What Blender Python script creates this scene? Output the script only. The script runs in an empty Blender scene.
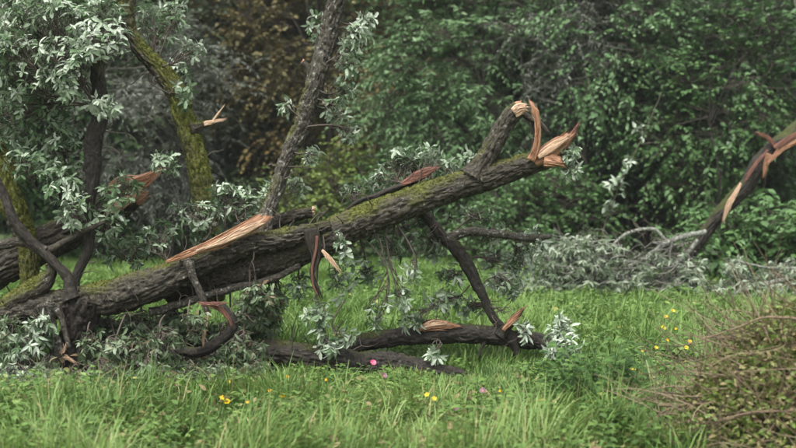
import bpy, math
import numpy as np
from mathutils import Vector, Matrix

sc = bpy.context.scene
COL = sc.collection
PI = math.pi
rng = np.random.default_rng(7)

# ------------------------------------------------------------------ camera, sky, sun, exposure
CAM_Z, FPX, PITCH = 1.6, 1327.0, math.atan(61 / 1327.0)
cam = bpy.data.cameras.new('camera')
cam.lens, cam.sensor_width = 60, 36
cam.clip_end = 2000
cam.dof.use_dof = True
cam.dof.focus_distance = 9.9
cam.dof.aperture_fstop = 1.9
co = bpy.data.objects.new('camera', cam)
COL.objects.link(co)
co.location = (0, 0, CAM_Z)
co.rotation_euler = (PI / 2 - PITCH, 0, 0)
sc.camera = co

SUN_AZ, SUN_EL = math.radians(205), math.radians(62)
world = bpy.data.worlds.new('World')
sc.world = world
world.use_nodes = True
wn = world.node_tree
wn.nodes.clear()
sky = wn.nodes.new('ShaderNodeTexSky')
sky.sky_type = 'NISHITA'
sky.sun_disc = False
sky.sun_elevation = SUN_EL
sky.sun_rotation = SUN_AZ
sky.air_density = 1.0
sky.dust_density = 5.0
sky.ozone_density = 0.6
bg = wn.nodes.new('ShaderNodeBackground')
bg.inputs['Strength'].default_value = 0.15
wo = wn.nodes.new('ShaderNodeOutputWorld')
hs = wn.nodes.new('ShaderNodeHueSaturation')   # cloud cover whitens the blue
hs.inputs['Saturation'].default_value = 0.22
wn.links.new(sky.outputs[0], hs.inputs['Color'])
wn.links.new(hs.outputs[0], bg.inputs[0])
wn.links.new(bg.outputs[0], wo.inputs[0])

sun = bpy.data.lights.new('sun', 'SUN')
sun.energy = 1.3
sun.angle = math.radians(25)
sun.color = (1, 0.97, 0.92)
so = bpy.data.objects.new('sun', sun)
COL.objects.link(so)
sd = Vector((math.sin(SUN_AZ) * math.cos(SUN_EL), math.cos(SUN_AZ) * math.cos(SUN_EL), math.sin(SUN_EL)))
so.rotation_euler = sd.to_track_quat('Z', 'Y').to_euler()
so.location = (0, 0, 20)

vs = sc.view_settings
vs.view_transform = 'Standard'
vs.look = 'None'
vs.exposure = 1.05
vs.gamma = 1
vs.use_curve_mapping = False
sc.render.engine = 'CYCLES'


# ------------------------------------------------------------------ pixel helpers
def W(px, py, Y):
    """point at distance Y in front of the camera seen at photograph pixel (px, py)"""
    x, y = (px - 398) / FPX, (224 - py) / FPX
    ca, sa = math.cos(PITCH), math.sin(PITCH)
    d = np.array([x, ca + y * sa, -sa + y * ca])
    return np.array([0, 0, CAM_Z]) + d * (Y / d[1])


def G(px, py, z=0.0):
    """point on the ground (height z) seen at pixel"""
    x, y = (px - 398) / FPX, (224 - py) / FPX
    ca, sa = math.cos(PITCH), math.sin(PITCH)
    d = np.array([x, ca + y * sa, -sa + y * ca])
    return np.array([0, 0, CAM_Z]) + d * ((z - CAM_Z) / d[2])


# ------------------------------------------------------------------ numpy noise
_perm = np.random.default_rng(3).integers(0, 2 ** 16, 4096)


def _h(i, j, k):
    return _perm[(_perm[(_perm[i & 4095] + j) & 4095] + k) & 4095] / 65535.0


def vnoise(p):
    p = np.asarray(p, float)
    i = np.floor(p).astype(int)
    f = p - i
    f = f * f * (3 - 2 * f)
    x, y, z = i[..., 0], i[..., 1], i[..., 2]
    u, v, w = f[..., 0], f[..., 1], f[..., 2]
    def L(a, b, t): return a + (b - a) * t
    return L(L(L(_h(x, y, z), _h(x + 1, y, z), u), L(_h(x, y + 1, z), _h(x + 1, y + 1, z), u), v),
             L(L(_h(x, y, z + 1), _h(x + 1, y, z + 1), u), L(_h(x, y + 1, z + 1), _h(x + 1, y + 1, z + 1), u), v), w)


def fbm(p, o=3):
    p = np.asarray(p, float)
    s, a = 0, 0.5
    for k in range(o):
        s = s + a * vnoise(p * 2 ** k + 17.3 * k)
        a *= 0.5
    return s / (1 - 0.5 ** o)


def nrm(v):
    return v / np.maximum(np.linalg.norm(v, axis=-1, keepdims=True), 1e-9)


# ------------------------------------------------------------------ mesh building
def mesh(name, V, F, mat, parent=None, attrs=None, smooth=True):
    """one mesh object; F is an (n,3) or (n,4) array; attrs {name: per-vertex floats or vectors}"""
    V = (np.asarray(V) - origin(parent)).astype(np.float32)
    F = np.asarray(F, np.int32)
    m = bpy.data.meshes.new(name)
    k = F.shape[1]
    m.vertices.add(len(V))
    m.vertices.foreach_set('co', V.ravel())
    m.loops.add(F.size)
    m.loops.foreach_set('vertex_index', F.ravel())
    m.polygons.add(len(F))
    m.polygons.foreach_set('loop_start', np.arange(len(F), dtype=np.int32) * k)
    if smooth:
        m.polygons.foreach_set('use_smooth', np.ones(len(F), bool))
    m.update(calc_edges=True)
    for an, a in (attrs or {}).items():
        a = np.asarray(a, np.float32)
        if a.ndim == 1:
            m.attributes.new(an, 'FLOAT', 'POINT').data.foreach_set('value', a)
        else:
            m.attributes.new(an, 'FLOAT_VECTOR', 'POINT').data.foreach_set('vector', a.ravel())
    m.materials.append(mat)
    o = bpy.data.objects.new(name, m)
    COL.objects.link(o)
    if parent is not None:
        o.parent = parent
    return o


def origin(o):
    while o is not None and o.parent is not None:
        o = o.parent
    return np.array(o.location) if o is not None and o.type == 'EMPTY' else np.zeros(3)


def tag(o, label, cat, group=None):
    o['label'] = label
    o['category'] = cat
    if group:
        o['group'] = group
    return o


def thing(name, label, cat, loc=(0, 0, 0), group=None):
    o = bpy.data.objects.new(name, None)
    o.empty_display_size = 0.1
    COL.objects.link(o)
    o.location = Vector([float(c) for c in loc])
    return tag(o, label, cat, group)


def stuff(o):
    o['kind'] = 'stuff'
    return o


class Acc:
    """collects pieces for one mesh"""
    def __init__(s): s.V, s.F, s.A, s.n = [], [], {}, 0

    def add(s, V, F, **attrs):
        s.V.append(V); s.F.append(np.asarray(F) + s.n); s.n += len(V)
        for k, a in attrs.items(): s.A.setdefault(k, []).append(a)

    def build(s, name, mat, parent=None, smooth=True):
        return mesh(name, np.concatenate(s.V), np.concatenate(s.F), mat, parent,
                    {k: np.concatenate(a) for k, a in s.A.items()}, smooth)


def catmull(P, n):
    P = np.asarray(P, float)
    Q = np.vstack([2 * P[0] - P[1], P, 2 * P[-1] - P[-2]])
    t = np.linspace(0, len(P) - 1 - 1e-9, n)
    i = t.astype(int)
    f = (t - i)[:, None]
    a, b, c, d = Q[i], Q[i + 1], Q[i + 2], Q[i + 3]
    return 0.5 * (2 * b + (c - a) * f + (2 * a - 5 * b + 4 * c - d) * f ** 2 + (3 * b - a - 3 * c + d) * f ** 3)


def resample(P, R, step):
    C = catmull(np.column_stack([P, R]), 40 * len(P))
    seg = np.linalg.norm(np.diff(C[:, :3], axis=0), axis=1)
    s = np.concatenate([[0], np.cumsum(seg)])
    n = max(4, int(s[-1] / step) + 1)
    ss = np.linspace(0, s[-1], n)
    return np.column_stack([np.interp(ss, s, C[:, k]) for k in range(4)]), ss


def frames(C, ref=None):
    T = nrm(np.gradient(C, axis=0))
    U = np.zeros_like(T)
    u = np.array(ref, float) if ref is not None else (np.array([0, 0, 1.0]) if abs(T[0][2]) < .9 else np.array([0, -1.0, 0]))
    for i in range(len(T)):
        u = (np.array(ref, float) if ref is not None else u)
        u = u - T[i] * np.dot(u, T[i])
        u = u / max(np.linalg.norm(u), 1e-9)
        U[i] = u
    return T, U, np.cross(T, U)


def tube(P, R, step=.015, seg=64, bark=.008, lump=.05, moss=0.0, squash=1, ref=None, seed=0,
         torn_end=0.0, torn_start=0.0, ridge=(46, 15), wob=.45):
    """tapering limb with bark ridges as real relief. returns V, F(quads), woodmask per face, attrs"""
    CR, s = resample(np.asarray(P, float), np.asarray(R, float), step)
    C, rad = CR[:, :3], np.maximum(CR[:, 3], .0012)
    if wob:
        ph = np.stack([s / max(.05, 5 * rad.mean()), np.zeros(len(s)), np.zeros(len(s))], -1) + seed * 3.7
        env = np.minimum(1, np.minimum(s, s[-1] - s) / max(.02, 3 * rad.mean()))
        off = np.stack([fbm(ph + 11 * k_, 2) - .5 for k_ in range(3)], -1)
        C = C + off * (2 * wob * rad * env)[:, None]
        rad = rad * (1 + .28 * (fbm(ph * 1.3 + 71, 2) - .5))
    T, U, B = frames(C, ref)
    n = len(C)
    th = np.linspace(0, 2 * PI, seg, endpoint=False)
    cs, sn = np.cos(th), np.sin(th)
    rm = float(np.mean(rad))
    bc = np.stack([np.broadcast_to(cs * rm, (n, seg)), np.broadcast_to(sn * rm, (n, seg)), np.broadcast_to(s[:, None], (n, seg))], -1)
    o = seed * 7.31
    warp = (fbm(bc * [6, 6, 5] + o + 50, 2) - .5)[..., None] * np.array([.05, .05, 0])
    q = (bc + warp) * [ridge[0], ridge[0], ridge[1]] + o
    n1 = vnoise(q)
    rd = 1 - np.abs(2 * n1 - 1)
    rd2 = 1 - np.abs(2 * vnoise(q * [2.1, 2.1, 2.6] + 9) - 1)
    brk = 1.25 * rd ** 3.2 + .5 * rd2 ** 2.2 - .45
    lp = (fbm(bc * [5, 5, 3.5] + o + 31, 3) - .5) * 2
    r = rad[:, None] * (1 + lump * lp) - bark * brk * np.minimum(1, rad[:, None] / .05)
    dirs = U[:, None, :] * (cs * squash)[None, :, None] + B[:, None, :] * sn[None, :, None]
    nor = nrm(U[:, None, :] * cs[None, :, None] + B[:, None, :] * (sn * squash)[None, :, None])
    V = C[:, None, :] + dirs * r[..., None]
    mo = np.clip((nor[..., 2] * .75 - .35 + moss + (fbm(bc * [7, 7, 5] + o + 77, 4) - .5) * 1.5) * 1.2, 0, 1)
    wood = np.zeros((n, seg))
    rows, brows, mrows, wrows = [V], [bc], [mo], [wood]

    def cap(end, L):
        i = -1 if end else 0
        sg = 1 if end else -1
        rr = []
        ks = (1.0, .86, .66, .45, .25, .06)
        for j, k in enumerate(ks):
            jag = fbm(np.stack([cs * rad[i] * k * 60, sn * rad[i] * k * 60, np.full(seg, o + j * .2)], -1), 2)
            jag = np.maximum(0, (jag - .33)) * 2.2
            if j == 0: jag = jag * .25
            p = C[i] + dirs[i] * (r[i] * k)[:, None] + T[i] * sg * (L * jag)[:, None]
            rr.append(p)
        rr = np.array(rr)
        bb = np.stack([np.broadcast_to(cs[None] * rad[i] * np.array(ks)[:, None], (len(ks), seg)),
                       np.broadcast_to(sn[None] * rad[i] * np.array(ks)[:, None], (len(ks), seg)),
                       np.broadcast_to((np.zeros(seg) + s[i])[None], (len(ks), seg))], -1)
        return (rr, bb, np.zeros((len(ks), seg)), np.full((len(ks), seg), float((torn_end if end else torn_start) > 0)))
    e = cap(True, torn_end or rad[-1] * .3)
    st = cap(False, torn_start or rad[0] * .3)
    allr = [np.concatenate([st[k][::-1], [V, bc, mo, wood][k], e[k]]) for k in range(4)]
    V, bc, mo, wood = allr
    N = len(V)
    i, j = np.meshgrid(np.arange(N - 1), np.arange(seg), indexing='ij')
    F = np.stack([i * seg + j, i * seg + (j + 1) % seg, (i + 1) * seg + (j + 1) % seg, (i + 1) * seg + j], -1).reshape(-1, 4)
    wv = wood.reshape(-1)
    wf = wv[F].mean(1) > .6
    return V.reshape(-1, 3), F, wf, dict(bark_co=bc.reshape(-1, 3), moss=mo.reshape(-1))


def sub(V, F, A):
    u, inv = np.unique(F.ravel(), return_inverse=True)
    return V[u], inv.reshape(F.shape), {k: a[u] for k, a in A.items()}


MOSSY = []


def limb(name, parent, P, R, mat='bark', wood='wood', torn=True, fuzz=True, **kw):
    """a limb: bark mesh, its torn end grain as a child"""
    V, F, wf, A = tube(P, R, **kw)
    if fuzz:
        MOSSY.append((V, F, A['moss'], parent))
    Vb, Fb, Ab = sub(V, F[~wf], A)
    o = mesh(name, Vb, Fb, M[mat], parent, Ab)
    if torn and (kw.get('torn_end') or kw.get('torn_start')):
        Vb, Fb, Ab = sub(V, F[wf], A)
        mesh('torn_end', Vb, Fb, M[wood], o if parent is not None and parent.type == 'EMPTY' else parent, Ab)
    return o


def PL(pts, Y=None):
    """pixel polyline [(px,py,width_px[,Y])] -> points, radii"""
    P, R = [], []
    for p in pts:
        y = p[3] if len(p) > 3 else Y
        P.append(W(p[0], p[1], y)); R.append(p[2] / 2 * y / FPX)
    return np.array(P), np.array(R)


def plimb(name, parent, pts, Y=None, thick=1.0, side=0, **kw):
    P, R = PL(pts, Y)
    R = R * thick
    if name in ('branch', 'broken_branch', 'upright_limb', 'drooping_limb', 'branch_stub', 'broken_stem'): R[0] *= 1.35
    rm = R.mean()
    kw.setdefault('seg', int(np.clip(2 * PI * rm / .0075, 12, 144)))
    kw.setdefault('step', float(np.clip(rm * .12, .011, .03)))
    kw.setdefault('bark', float(min(.022, rm * .2)))
    kw.setdefault('seed', (pts[0][0] * 7 + pts[0][1] * 13) % 97)
    o = limb(name, parent, P, R, **kw)
    if side:
        r = np.random.default_rng(int(abs(pts[0][0]) * 3 + pts[0][1]))
        CR, ss = resample(P, R, .02)
        ix = r.integers(2, len(CR) - 1, side)
        T_ = nrm(np.gradient(CR[:, :3], axis=0))[ix]
        d = rvec(side, r)
        d = nrm(d - T_ * np.sum(d * T_, -1, keepdims=True) + T_ * r.uniform(-.2, .9, side)[:, None])
        L = r.uniform(.08, .34, side)
        a0 = CR[ix, :3] + d * (CR[ix, 3] * .7)[:, None]
        m0 = a0 + d * (L * .5)[:, None]
        d2 = nrm(d + rvec(side, r) * .8)
        e0 = m0 + d2 * (L * .5)[:, None]
        e1 = m0 + nrm(d + rvec(side, r)) * (L * .4)[:, None]
        A = Acc()
        t_ = r.uniform(0, 1, side)
        for (p0, p1, ra, rb) in ((a0, m0, .006, .004), (m0, e0, .004, .0015), (m0, e1, .003, .0012)):
            k = p1[:, 2] > .02
            v = sticks(p0[k], p1[k], np.full(k.sum(), ra), np.full(k.sum(), rb), t_[k], bend=r.normal(0, .012, (k.sum(), 3)), k=4, sides=5)
            A.add(v[0], v[1], tint=v[2])
        stuff(A.build('side_twigs', M['twig'], parent))
    return o


# ------------------------------------------------------------------ materials
M = {}


def nodes(name):
    m = bpy.data.materials.new(name)
    m.use_nodes = True
    nt = m.node_tree
    b = nt.nodes['Principled BSDF']
    M[name] = m
    return m, nt, b


def N(nt, t, **kw):
    n = nt.nodes.new('ShaderNode' + t)
    for k, v in kw.items():
        if k in n.inputs: n.inputs[k].default_value = v
        else: setattr(n, k, v)
    return n


def ramp(nt, stops, fac):
    r = nt.nodes.new('ShaderNodeValToRGB')
    e = r.color_ramp.elements
    while len(e) > 1: e.remove(e[0])
    e[0].position, e[0].color = stops[0][0], (*stops[0][1], 1)
    for p, c in stops[1:]:
        x = e.new(p); x.color = (*c, 1)
    nt.links.new(fac, r.inputs[0])
    return r.outputs[0]


def mix(nt, fac, a, b):
    m = nt.nodes.new('ShaderNodeMix')
    m.data_type = 'RGBA'
    for s, v in ((m.inputs[0], fac), (m.inputs[6], a), (m.inputs[7], b)):
        if isinstance(v, (tuple, float, int)): s.default_value = (*v, 1) if isinstance(v, tuple) else v
        else: nt.links.new(v, s)
    return m.outputs[2]


def attr(nt, name):
    a = nt.nodes.new('ShaderNodeAttribute')
    a.attribute_name = name
    return a


def bark_mat(name, dark, mid, lichen, lich_amt, mossa, mossb):
    m, nt, b = nodes(name)
    c = attr(nt, 'bark_co').outputs['Vector']
    mp = N(nt, 'Mapping'); mp.inputs['Scale'].default_value = (1, 1, .55); nt.links.new(c, mp.inputs[0])
    n1 = N(nt, 'TexNoise', Scale=70.0, Detail=5.0, Roughness=.6); nt.links.new(mp.outputs[0], n1.inputs[0])
    col = ramp(nt, [(.36, dark), (.62, mid)], n1.outputs[0])
    n2 = N(nt, 'TexNoise', Scale=34.0, Detail=7.0, Roughness=.75); nt.links.new(c, n2.inputs[0])
    lf = ramp(nt, [(lich_amt, (0, 0, 0)), (lich_amt + .1, (1, 1, 1))], n2.outputs[0])
    col = mix(nt, lf, col, lichen)
    n3 = N(nt, 'TexNoise', Scale=60.0, Detail=4.0); nt.links.new(c, n3.inputs[0])
    mc = ramp(nt, [(.3, mossa), (.7, mossb)], n3.outputs[0])
    ma = attr(nt, 'moss').outputs['Fac']
    ad = N(nt, 'Math', operation='ADD'); nt.links.new(ma, ad.inputs[0])
    sb = N(nt, 'Math', operation='MULTIPLY_ADD'); nt.links.new(n3.outputs[0], sb.inputs[0]); sb.inputs[1].default_value = .9; sb.inputs[2].default_value = -.45
    nt.links.new(sb.outputs[0], ad.inputs[1])
    mf = ramp(nt, [(.2, (0, 0, 0)), (.85, (.95, .95, .95))], ad.outputs[0])
    col = mix(nt, mf, col, mc)
    nt.links.new(col, b.inputs['Base Color'])
    b.inputs['Roughness'].default_value = .78
    b.inputs['Specular IOR Level'].default_value = .35
    bp = N(nt, 'Bump', Strength=1.0, Distance=.01); nt.links.new(n1.outputs[0], bp.inputs['Height'])
    nt.links.new(bp.outputs[0], b.inputs['Normal'])


bark_mat('bark', (.011, .009, .006), (.068, .059, .042), (.27, .27, .22), .585, (.045, .055, .008), (.13, .135, .02))
bark_mat('bark_grey', (.013, .011, .008), (.082, .073, .055), (.3, .31, .26), .55, (.05, .06, .01), (.13, .14, .025))
bark_mat('bark_dark', (.008, .0065, .005), (.04, .034, .026), (.2, .205, .17), .61, (.03, .04, .008), (.07, .08, .015))
bark_mat('bark_lichen', (.06, .06, .05), (.14, .14, .115), (.27, .29, .24), .46, (.09, .11, .05), (.16, .19, .09))


def wood_mat(name, a, bcol, c):
    m, nt, b = nodes(name)
    v = attr(nt, 'bark_co').outputs['Vector']
    mp = N(nt, 'Mapping'); mp.inputs['Scale'].default_value = (1, 1, .08); nt.links.new(v, mp.inputs[0])
    n1 = N(nt, 'TexNoise', Scale=120.0, Detail=5.0, Roughness=.6); nt.links.new(mp.outputs[0], n1.inputs[0])
    n2 = N(nt, 'TexNoise', Scale=16.0, Detail=3.0); nt.links.new(v, n2.inputs[0])
    col = ramp(nt, [(.3, a), (.52, bcol), (.75, c)], n1.outputs[0])
    f = ramp(nt, [(.45, (0, 0, 0)), (.7, (1, 1, 1))], n2.outputs[0])
    col = mix(nt, f, col, a)
    nt.links.new(col, b.inputs['Base Color'])
    b.inputs['Roughness'].default_value = .6
    bp = N(nt, 'Bump', Strength=.8, Distance=.005); nt.links.new(n1.outputs[0], bp.inputs['Height'])
    nt.links.new(bp.outputs[0], b.inputs['Normal'])


wood_mat('wood', (.2, .085, .042), (.42, .22, .12), (.58, .38, .24))
wood_mat('wood_red', (.07, .03, .02), (.2, .08, .05), (.36, .19, .12))
wood_mat('wood_pale', (.4, .25, .15), (.6, .42, .28), (.72, .58, .42))


def leaf_mat(name, stops, rough=.5, trans=.22, spec=.4):
    m, nt, b = nodes(name)
    t = attr(nt, 'tint').outputs['Fac']
    g = N(nt, 'TexCoord')
    n = N(nt, 'TexNoise', Scale=45.0, Detail=2.0); nt.links.new(g.outputs['Object'], n.inputs[0])
    ad = N(nt, 'Math', operation='MULTIPLY_ADD'); nt.links.new(n.outputs[0], ad.inputs[0]); ad.inputs[1].default_value = .22; nt.links.new(t, ad.inputs[2])
    sb = N(nt, 'Math', operation='SUBTRACT'); nt.links.new(ad.outputs[0], sb.inputs[0]); sb.inputs[1].default_value = .11
    col = ramp(nt, stops, sb.outputs[0])
    nt.links.new(col, b.inputs['Base Color'])
    b.inputs['Roughness'].default_value = rough
    b.inputs['Specular IOR Level'].default_value = spec
    if trans:
        tr = N(nt, 'BsdfTranslucent'); nt.links.new(col, tr.inputs[0])
        ms = N(nt, 'MixShader'); ms.inputs[0].default_value = trans
        nt.links.new(b.outputs[0], ms.inputs[1]); nt.links.new(tr.outputs[0], ms.inputs[2])
        nt.links.new(ms.outputs[0], nt.nodes['Material Output'].inputs[0])


leaf_mat('oak_leaf', [(0, (.05, .105, .04)), (.3, (.10, .175, .07)), (.62, (.21, .29, .175)), (1, (.45, .52, .41))], .5)
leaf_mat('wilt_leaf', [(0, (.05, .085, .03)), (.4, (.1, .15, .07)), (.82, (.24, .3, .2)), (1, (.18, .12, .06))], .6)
leaf_mat('silver_leaf', [(0, (.06, .095, .042)), (.5, (.14, .19, .11)), (1, (.34, .39, .29))], .6)
leaf_mat('green_leaf', [(0, (.04, .095, .028)), (.5, (.085, .175, .055)), (1, (.16, .27, .1))], .5)
leaf_mat('feather_leaf', [(0, (.06, .13, .045)), (.5, (.13, .24, .095)), (1, (.25, .36, .2))], .5)
leaf_mat('gold_leaf', [(0, (.07, .075, .028)), (.5, (.15, .13, .05)), (.85, (.24, .17, .055)), (1, (.3, .19, .06))], .6)
leaf_mat('ivy_leaf', [(0, (.03, .065, .026)), (.55, (.065, .125, .05)), (.86, (.12, .19, .085)), (1, (.4, .46, .38))], .4)
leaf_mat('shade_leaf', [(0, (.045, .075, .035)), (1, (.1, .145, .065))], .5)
leaf_mat('willow_leaf', [(0, (.07, .085, .06)), (1, (.2, .225, .18))], .6)
leaf_mat('lime_leaf', [(0, (.1, .16, .03)), (1, (.2, .26, .06))], .5)
leaf_mat('bright_leaf', [(0, (.16, .34, .05)), (1, (.3, .5, .1))], .45, .3)
leaf_mat('bramble_leaf', [(0, (.03, .075, .016)), (.6, (.07, .15, .032)), (1, (.13, .23, .055))], .45)
leaf_mat('grass', [(0, (.055, .12, .025)), (.4, (.125, .225, .05)), (.75, (.23, .34, .09)), (.93, (.37, .44, .19)), (1, (.34, .29, .13))], .5, .3)
leaf_mat('grass_far', [(0, (.085, .165, .035)), (.5, (.145, .25, .055)), (1, (.21, .31, .08))], .55, .3)
leaf_mat('weed', [(0, (.06, .125, .028)), (.6, (.13, .225, .05)), (.92, (.22, .32, .09)), (1, (.36, .27, .07))], .45)
leaf_mat('moss', [(0, (.04, .055, .01)), (.6, (.08, .1, .018)), (1, (.15, .165, .04))], .8, .15, .1)
leaf_mat('dry_leaf', [(0, (.18, .13, .065)), (.5, (.29, .25, .115)), (1, (.26, .29, .1))], .7)
leaf_mat('twig', [(0, (.04, .03, .022)), (1, (.12, .1, .08))], .8, 0)
leaf_mat('twig_grey', [(0, (.07, .066, .055)), (1, (.19, .185, .16))], .8, 0)
leaf_mat('twig_brown', [(0, (.055, .038, .024)), (.6, (.15, .105, .065)), (1, (.3, .235, .155))], .75, 0)
leaf_mat('stem', [(0, (.05, .1, .025)), (1, (.1, .16, .05))], .5, 0)
leaf_mat('petal', [(0, (.62, .4, .012)), (1, (.75, .56, .03))], .5, .2)
leaf_mat('petal_orange', [(0, (.75, .36, .01)), (1, (.8, .45, .02))], .5, .2)
leaf_mat('petal_pink', [(0, (.6, .06, .18)), (1, (.75, .16, .3))], .5, .2)
leaf_mat('petal_mauve', [(0, (.2, .11, .15)), (1, (.3, .17, .22))], .5, .2)

m, nt, b = nodes('soil')
tc = N(nt, 'TexCoord')
n1 = N(nt, 'TexNoise', Scale=3.0, Detail=8.0); nt.links.new(tc.outputs['Object'], n1.inputs[0])
nt.links.new(ramp(nt, [(.3, (.03, .045, .015)), (.6, (.06, .1, .025)), (.8, (.09, .13, .035))], n1.outputs[0]), b.inputs['Base Color'])
b.inputs['Roughness'].default_value = .9


# ------------------------------------------------------------------ leaf templates (along +X, face up +Z)
def leaf_tpl(st, curl=.12, fold=.1, wave=0.0):
    """stations [(t, halfwidth)] -> quads on both sides of the midrib"""
    V, F = [], []
    for k, (t, w) in enumerate(st):
        z = -curl * t * t
        V += [(t, w, z + fold * w / .3 + wave * math.sin(k * 2.1)), (t, 0, z), (t, -w, z + fold * w / .3 + wave * math.sin(k * 2.7 + 1))]
    for k in range(len(st) - 1):
        a = 3 * k
        F += [(a, a + 1, a + 4, a + 3), (a + 1, a + 2, a + 5, a + 4)]
    return np.array(V), np.array(F)


OAK = leaf_tpl([(0, .012), (.12, .03), (.3, .15), (.4, .11), (.56, .24), (.66, .17), (.82, .25), (.93, .15), (1, .015)], .2, .1, .015)
OAK2 = leaf_tpl([(0, .012), (.14, .04), (.34, .17), (.44, .12), (.62, .22), (.72, .17), (.88, .17), (1, .015)], .45, .14, .03)
SLIM = leaf_tpl([(0, .012), (.15, .04), (.32, .13), (.42, .115), (.58, .18), (.68, .145), (.84, .15), (1, .012)], .3, .1, .02)
SLIM2 = leaf_tpl([(0, .012), (.15, .05), (.4, .15), (.62, .16), (.82, .11), (1, .012)], .7, .16, .03)
OVATE = leaf_tpl([(0, .01), (.15, .16), (.4, .27), (.7, .19), (1, .01)], .25, .08)
NARROW = leaf_tpl([(0, .01), (.3, .13), (.65, .12), (1, .01)], .25, .05)
DIAMOND = (np.array([(0, 0, 0), (.45, .3, .06), (1, 0, -.12), (.45, -.3, .06)]), np.array([(0, 1, 2, 3)]))
TRI2 = (np.array([(0, 0, 0), (.45, .26, .06), (1, 0, -.12), (.45, -.26, .06)]), np.array([(0, 3, 2, 1)]))


def scatter(tpl, pos, X, Z, scale, tint):
    V, F = tpl
    X = nrm(X)
    Z = nrm(Z - X * np.sum(Z * X, -1, keepdims=True))
    Y = np.cross(Z, X)
    n = len(pos)
    s = np.asarray(scale)[:, None, None]
    P = pos[:, None] + s * (V[None, :, 0:1] * X[:, None] + V[None, :, 1:2] * Y[:, None] + V[None, :, 2:3] * Z[:, None])
    FF = (F[None] + (np.arange(n) * len(V))[:, None, None]).reshape(-1, F.shape[1])
    return P.reshape(-1, 3), FF, np.repeat(tint, len(V))


def sticks(A, B, ra, rb, tint, bend=None, k=4, sides=3):
    """thin bent twigs from A to B, vectorised"""
    n = len(A)
    t = np.linspace(0, 1, k)
    C = A[:, None] + (B - A)[:, None] * t[None, :, None]
    if bend is not None:
        C = C + bend[:, None] * (4 * t * (1 - t))[None, :, None]
    D = nrm(B - A)
    h = np.where(np.abs(D[:, 2:3]) < .9, np.array([[0, 0, 1.0]]), np.array([[1.0, 0, 0]]))
    U = nrm(np.cross(D, h)); Vv = np.cross(D, U)
    th = np.arange(sides) * 2 * PI / sides
    r = (np.asarray(ra)[:, None] * (1 - t) + np.asarray(rb)[:, None] * t)
    ring = U[:, None, :] * np.cos(th)[None, :, None] + Vv[:, None, :] * np.sin(th)[None, :, None]
    P = C[:, :, None] + ring[:, None] * r[:, :, None, None]
    base = (np.arange(n) * k * sides)[:, None, None]
    i, j = np.meshgrid(np.arange(k - 1), np.arange(sides), indexing='ij')
    f = np.stack([i * sides + j, i * sides + (j + 1) % sides, (i + 1) * sides + (j + 1) % sides, (i + 1) * sides + j], -1).reshape(-1, 4)
    F = (f[None] + base).reshape(-1, 4)
    return P.reshape(-1, 3), F, np.repeat(tint, k * sides)


def rvec(n, r=rng):
    return nrm(r.normal(size=(n, 3)))


# ------------------------------------------------------------------ ground
def ground_z(x, y):
    p = np.stack([x * .6, y * .6, np.zeros_like(x)], -1)
    return (fbm(p + 40, 3) - .5) * .10


gx = np.concatenate([[-110, -60, -30], np.linspace(-16, 16, 129), [30, 60, 110]])
gy = np.concatenate([[-110, -40, -8], np.linspace(0, 40, 161), [55, 80, 110]])
X, Y = np.meshgrid(gx, gy)
Z = ground_z(X, Y)
V = np.stack([X, Y, Z], -1).reshape(-1, 3)
nx, ny = len(gx), len(gy)
i, j = np.meshgrid(np.arange(ny - 1), np.arange(nx - 1), indexing='ij')
F = np.stack([i * nx + j, i * nx + j + 1, (i + 1) * nx + j + 1, (i + 1) * nx + j], -1).reshape(-1, 4)
o = mesh('ground', V, F, M['soil'])
o['kind'] = 'structure'


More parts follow.
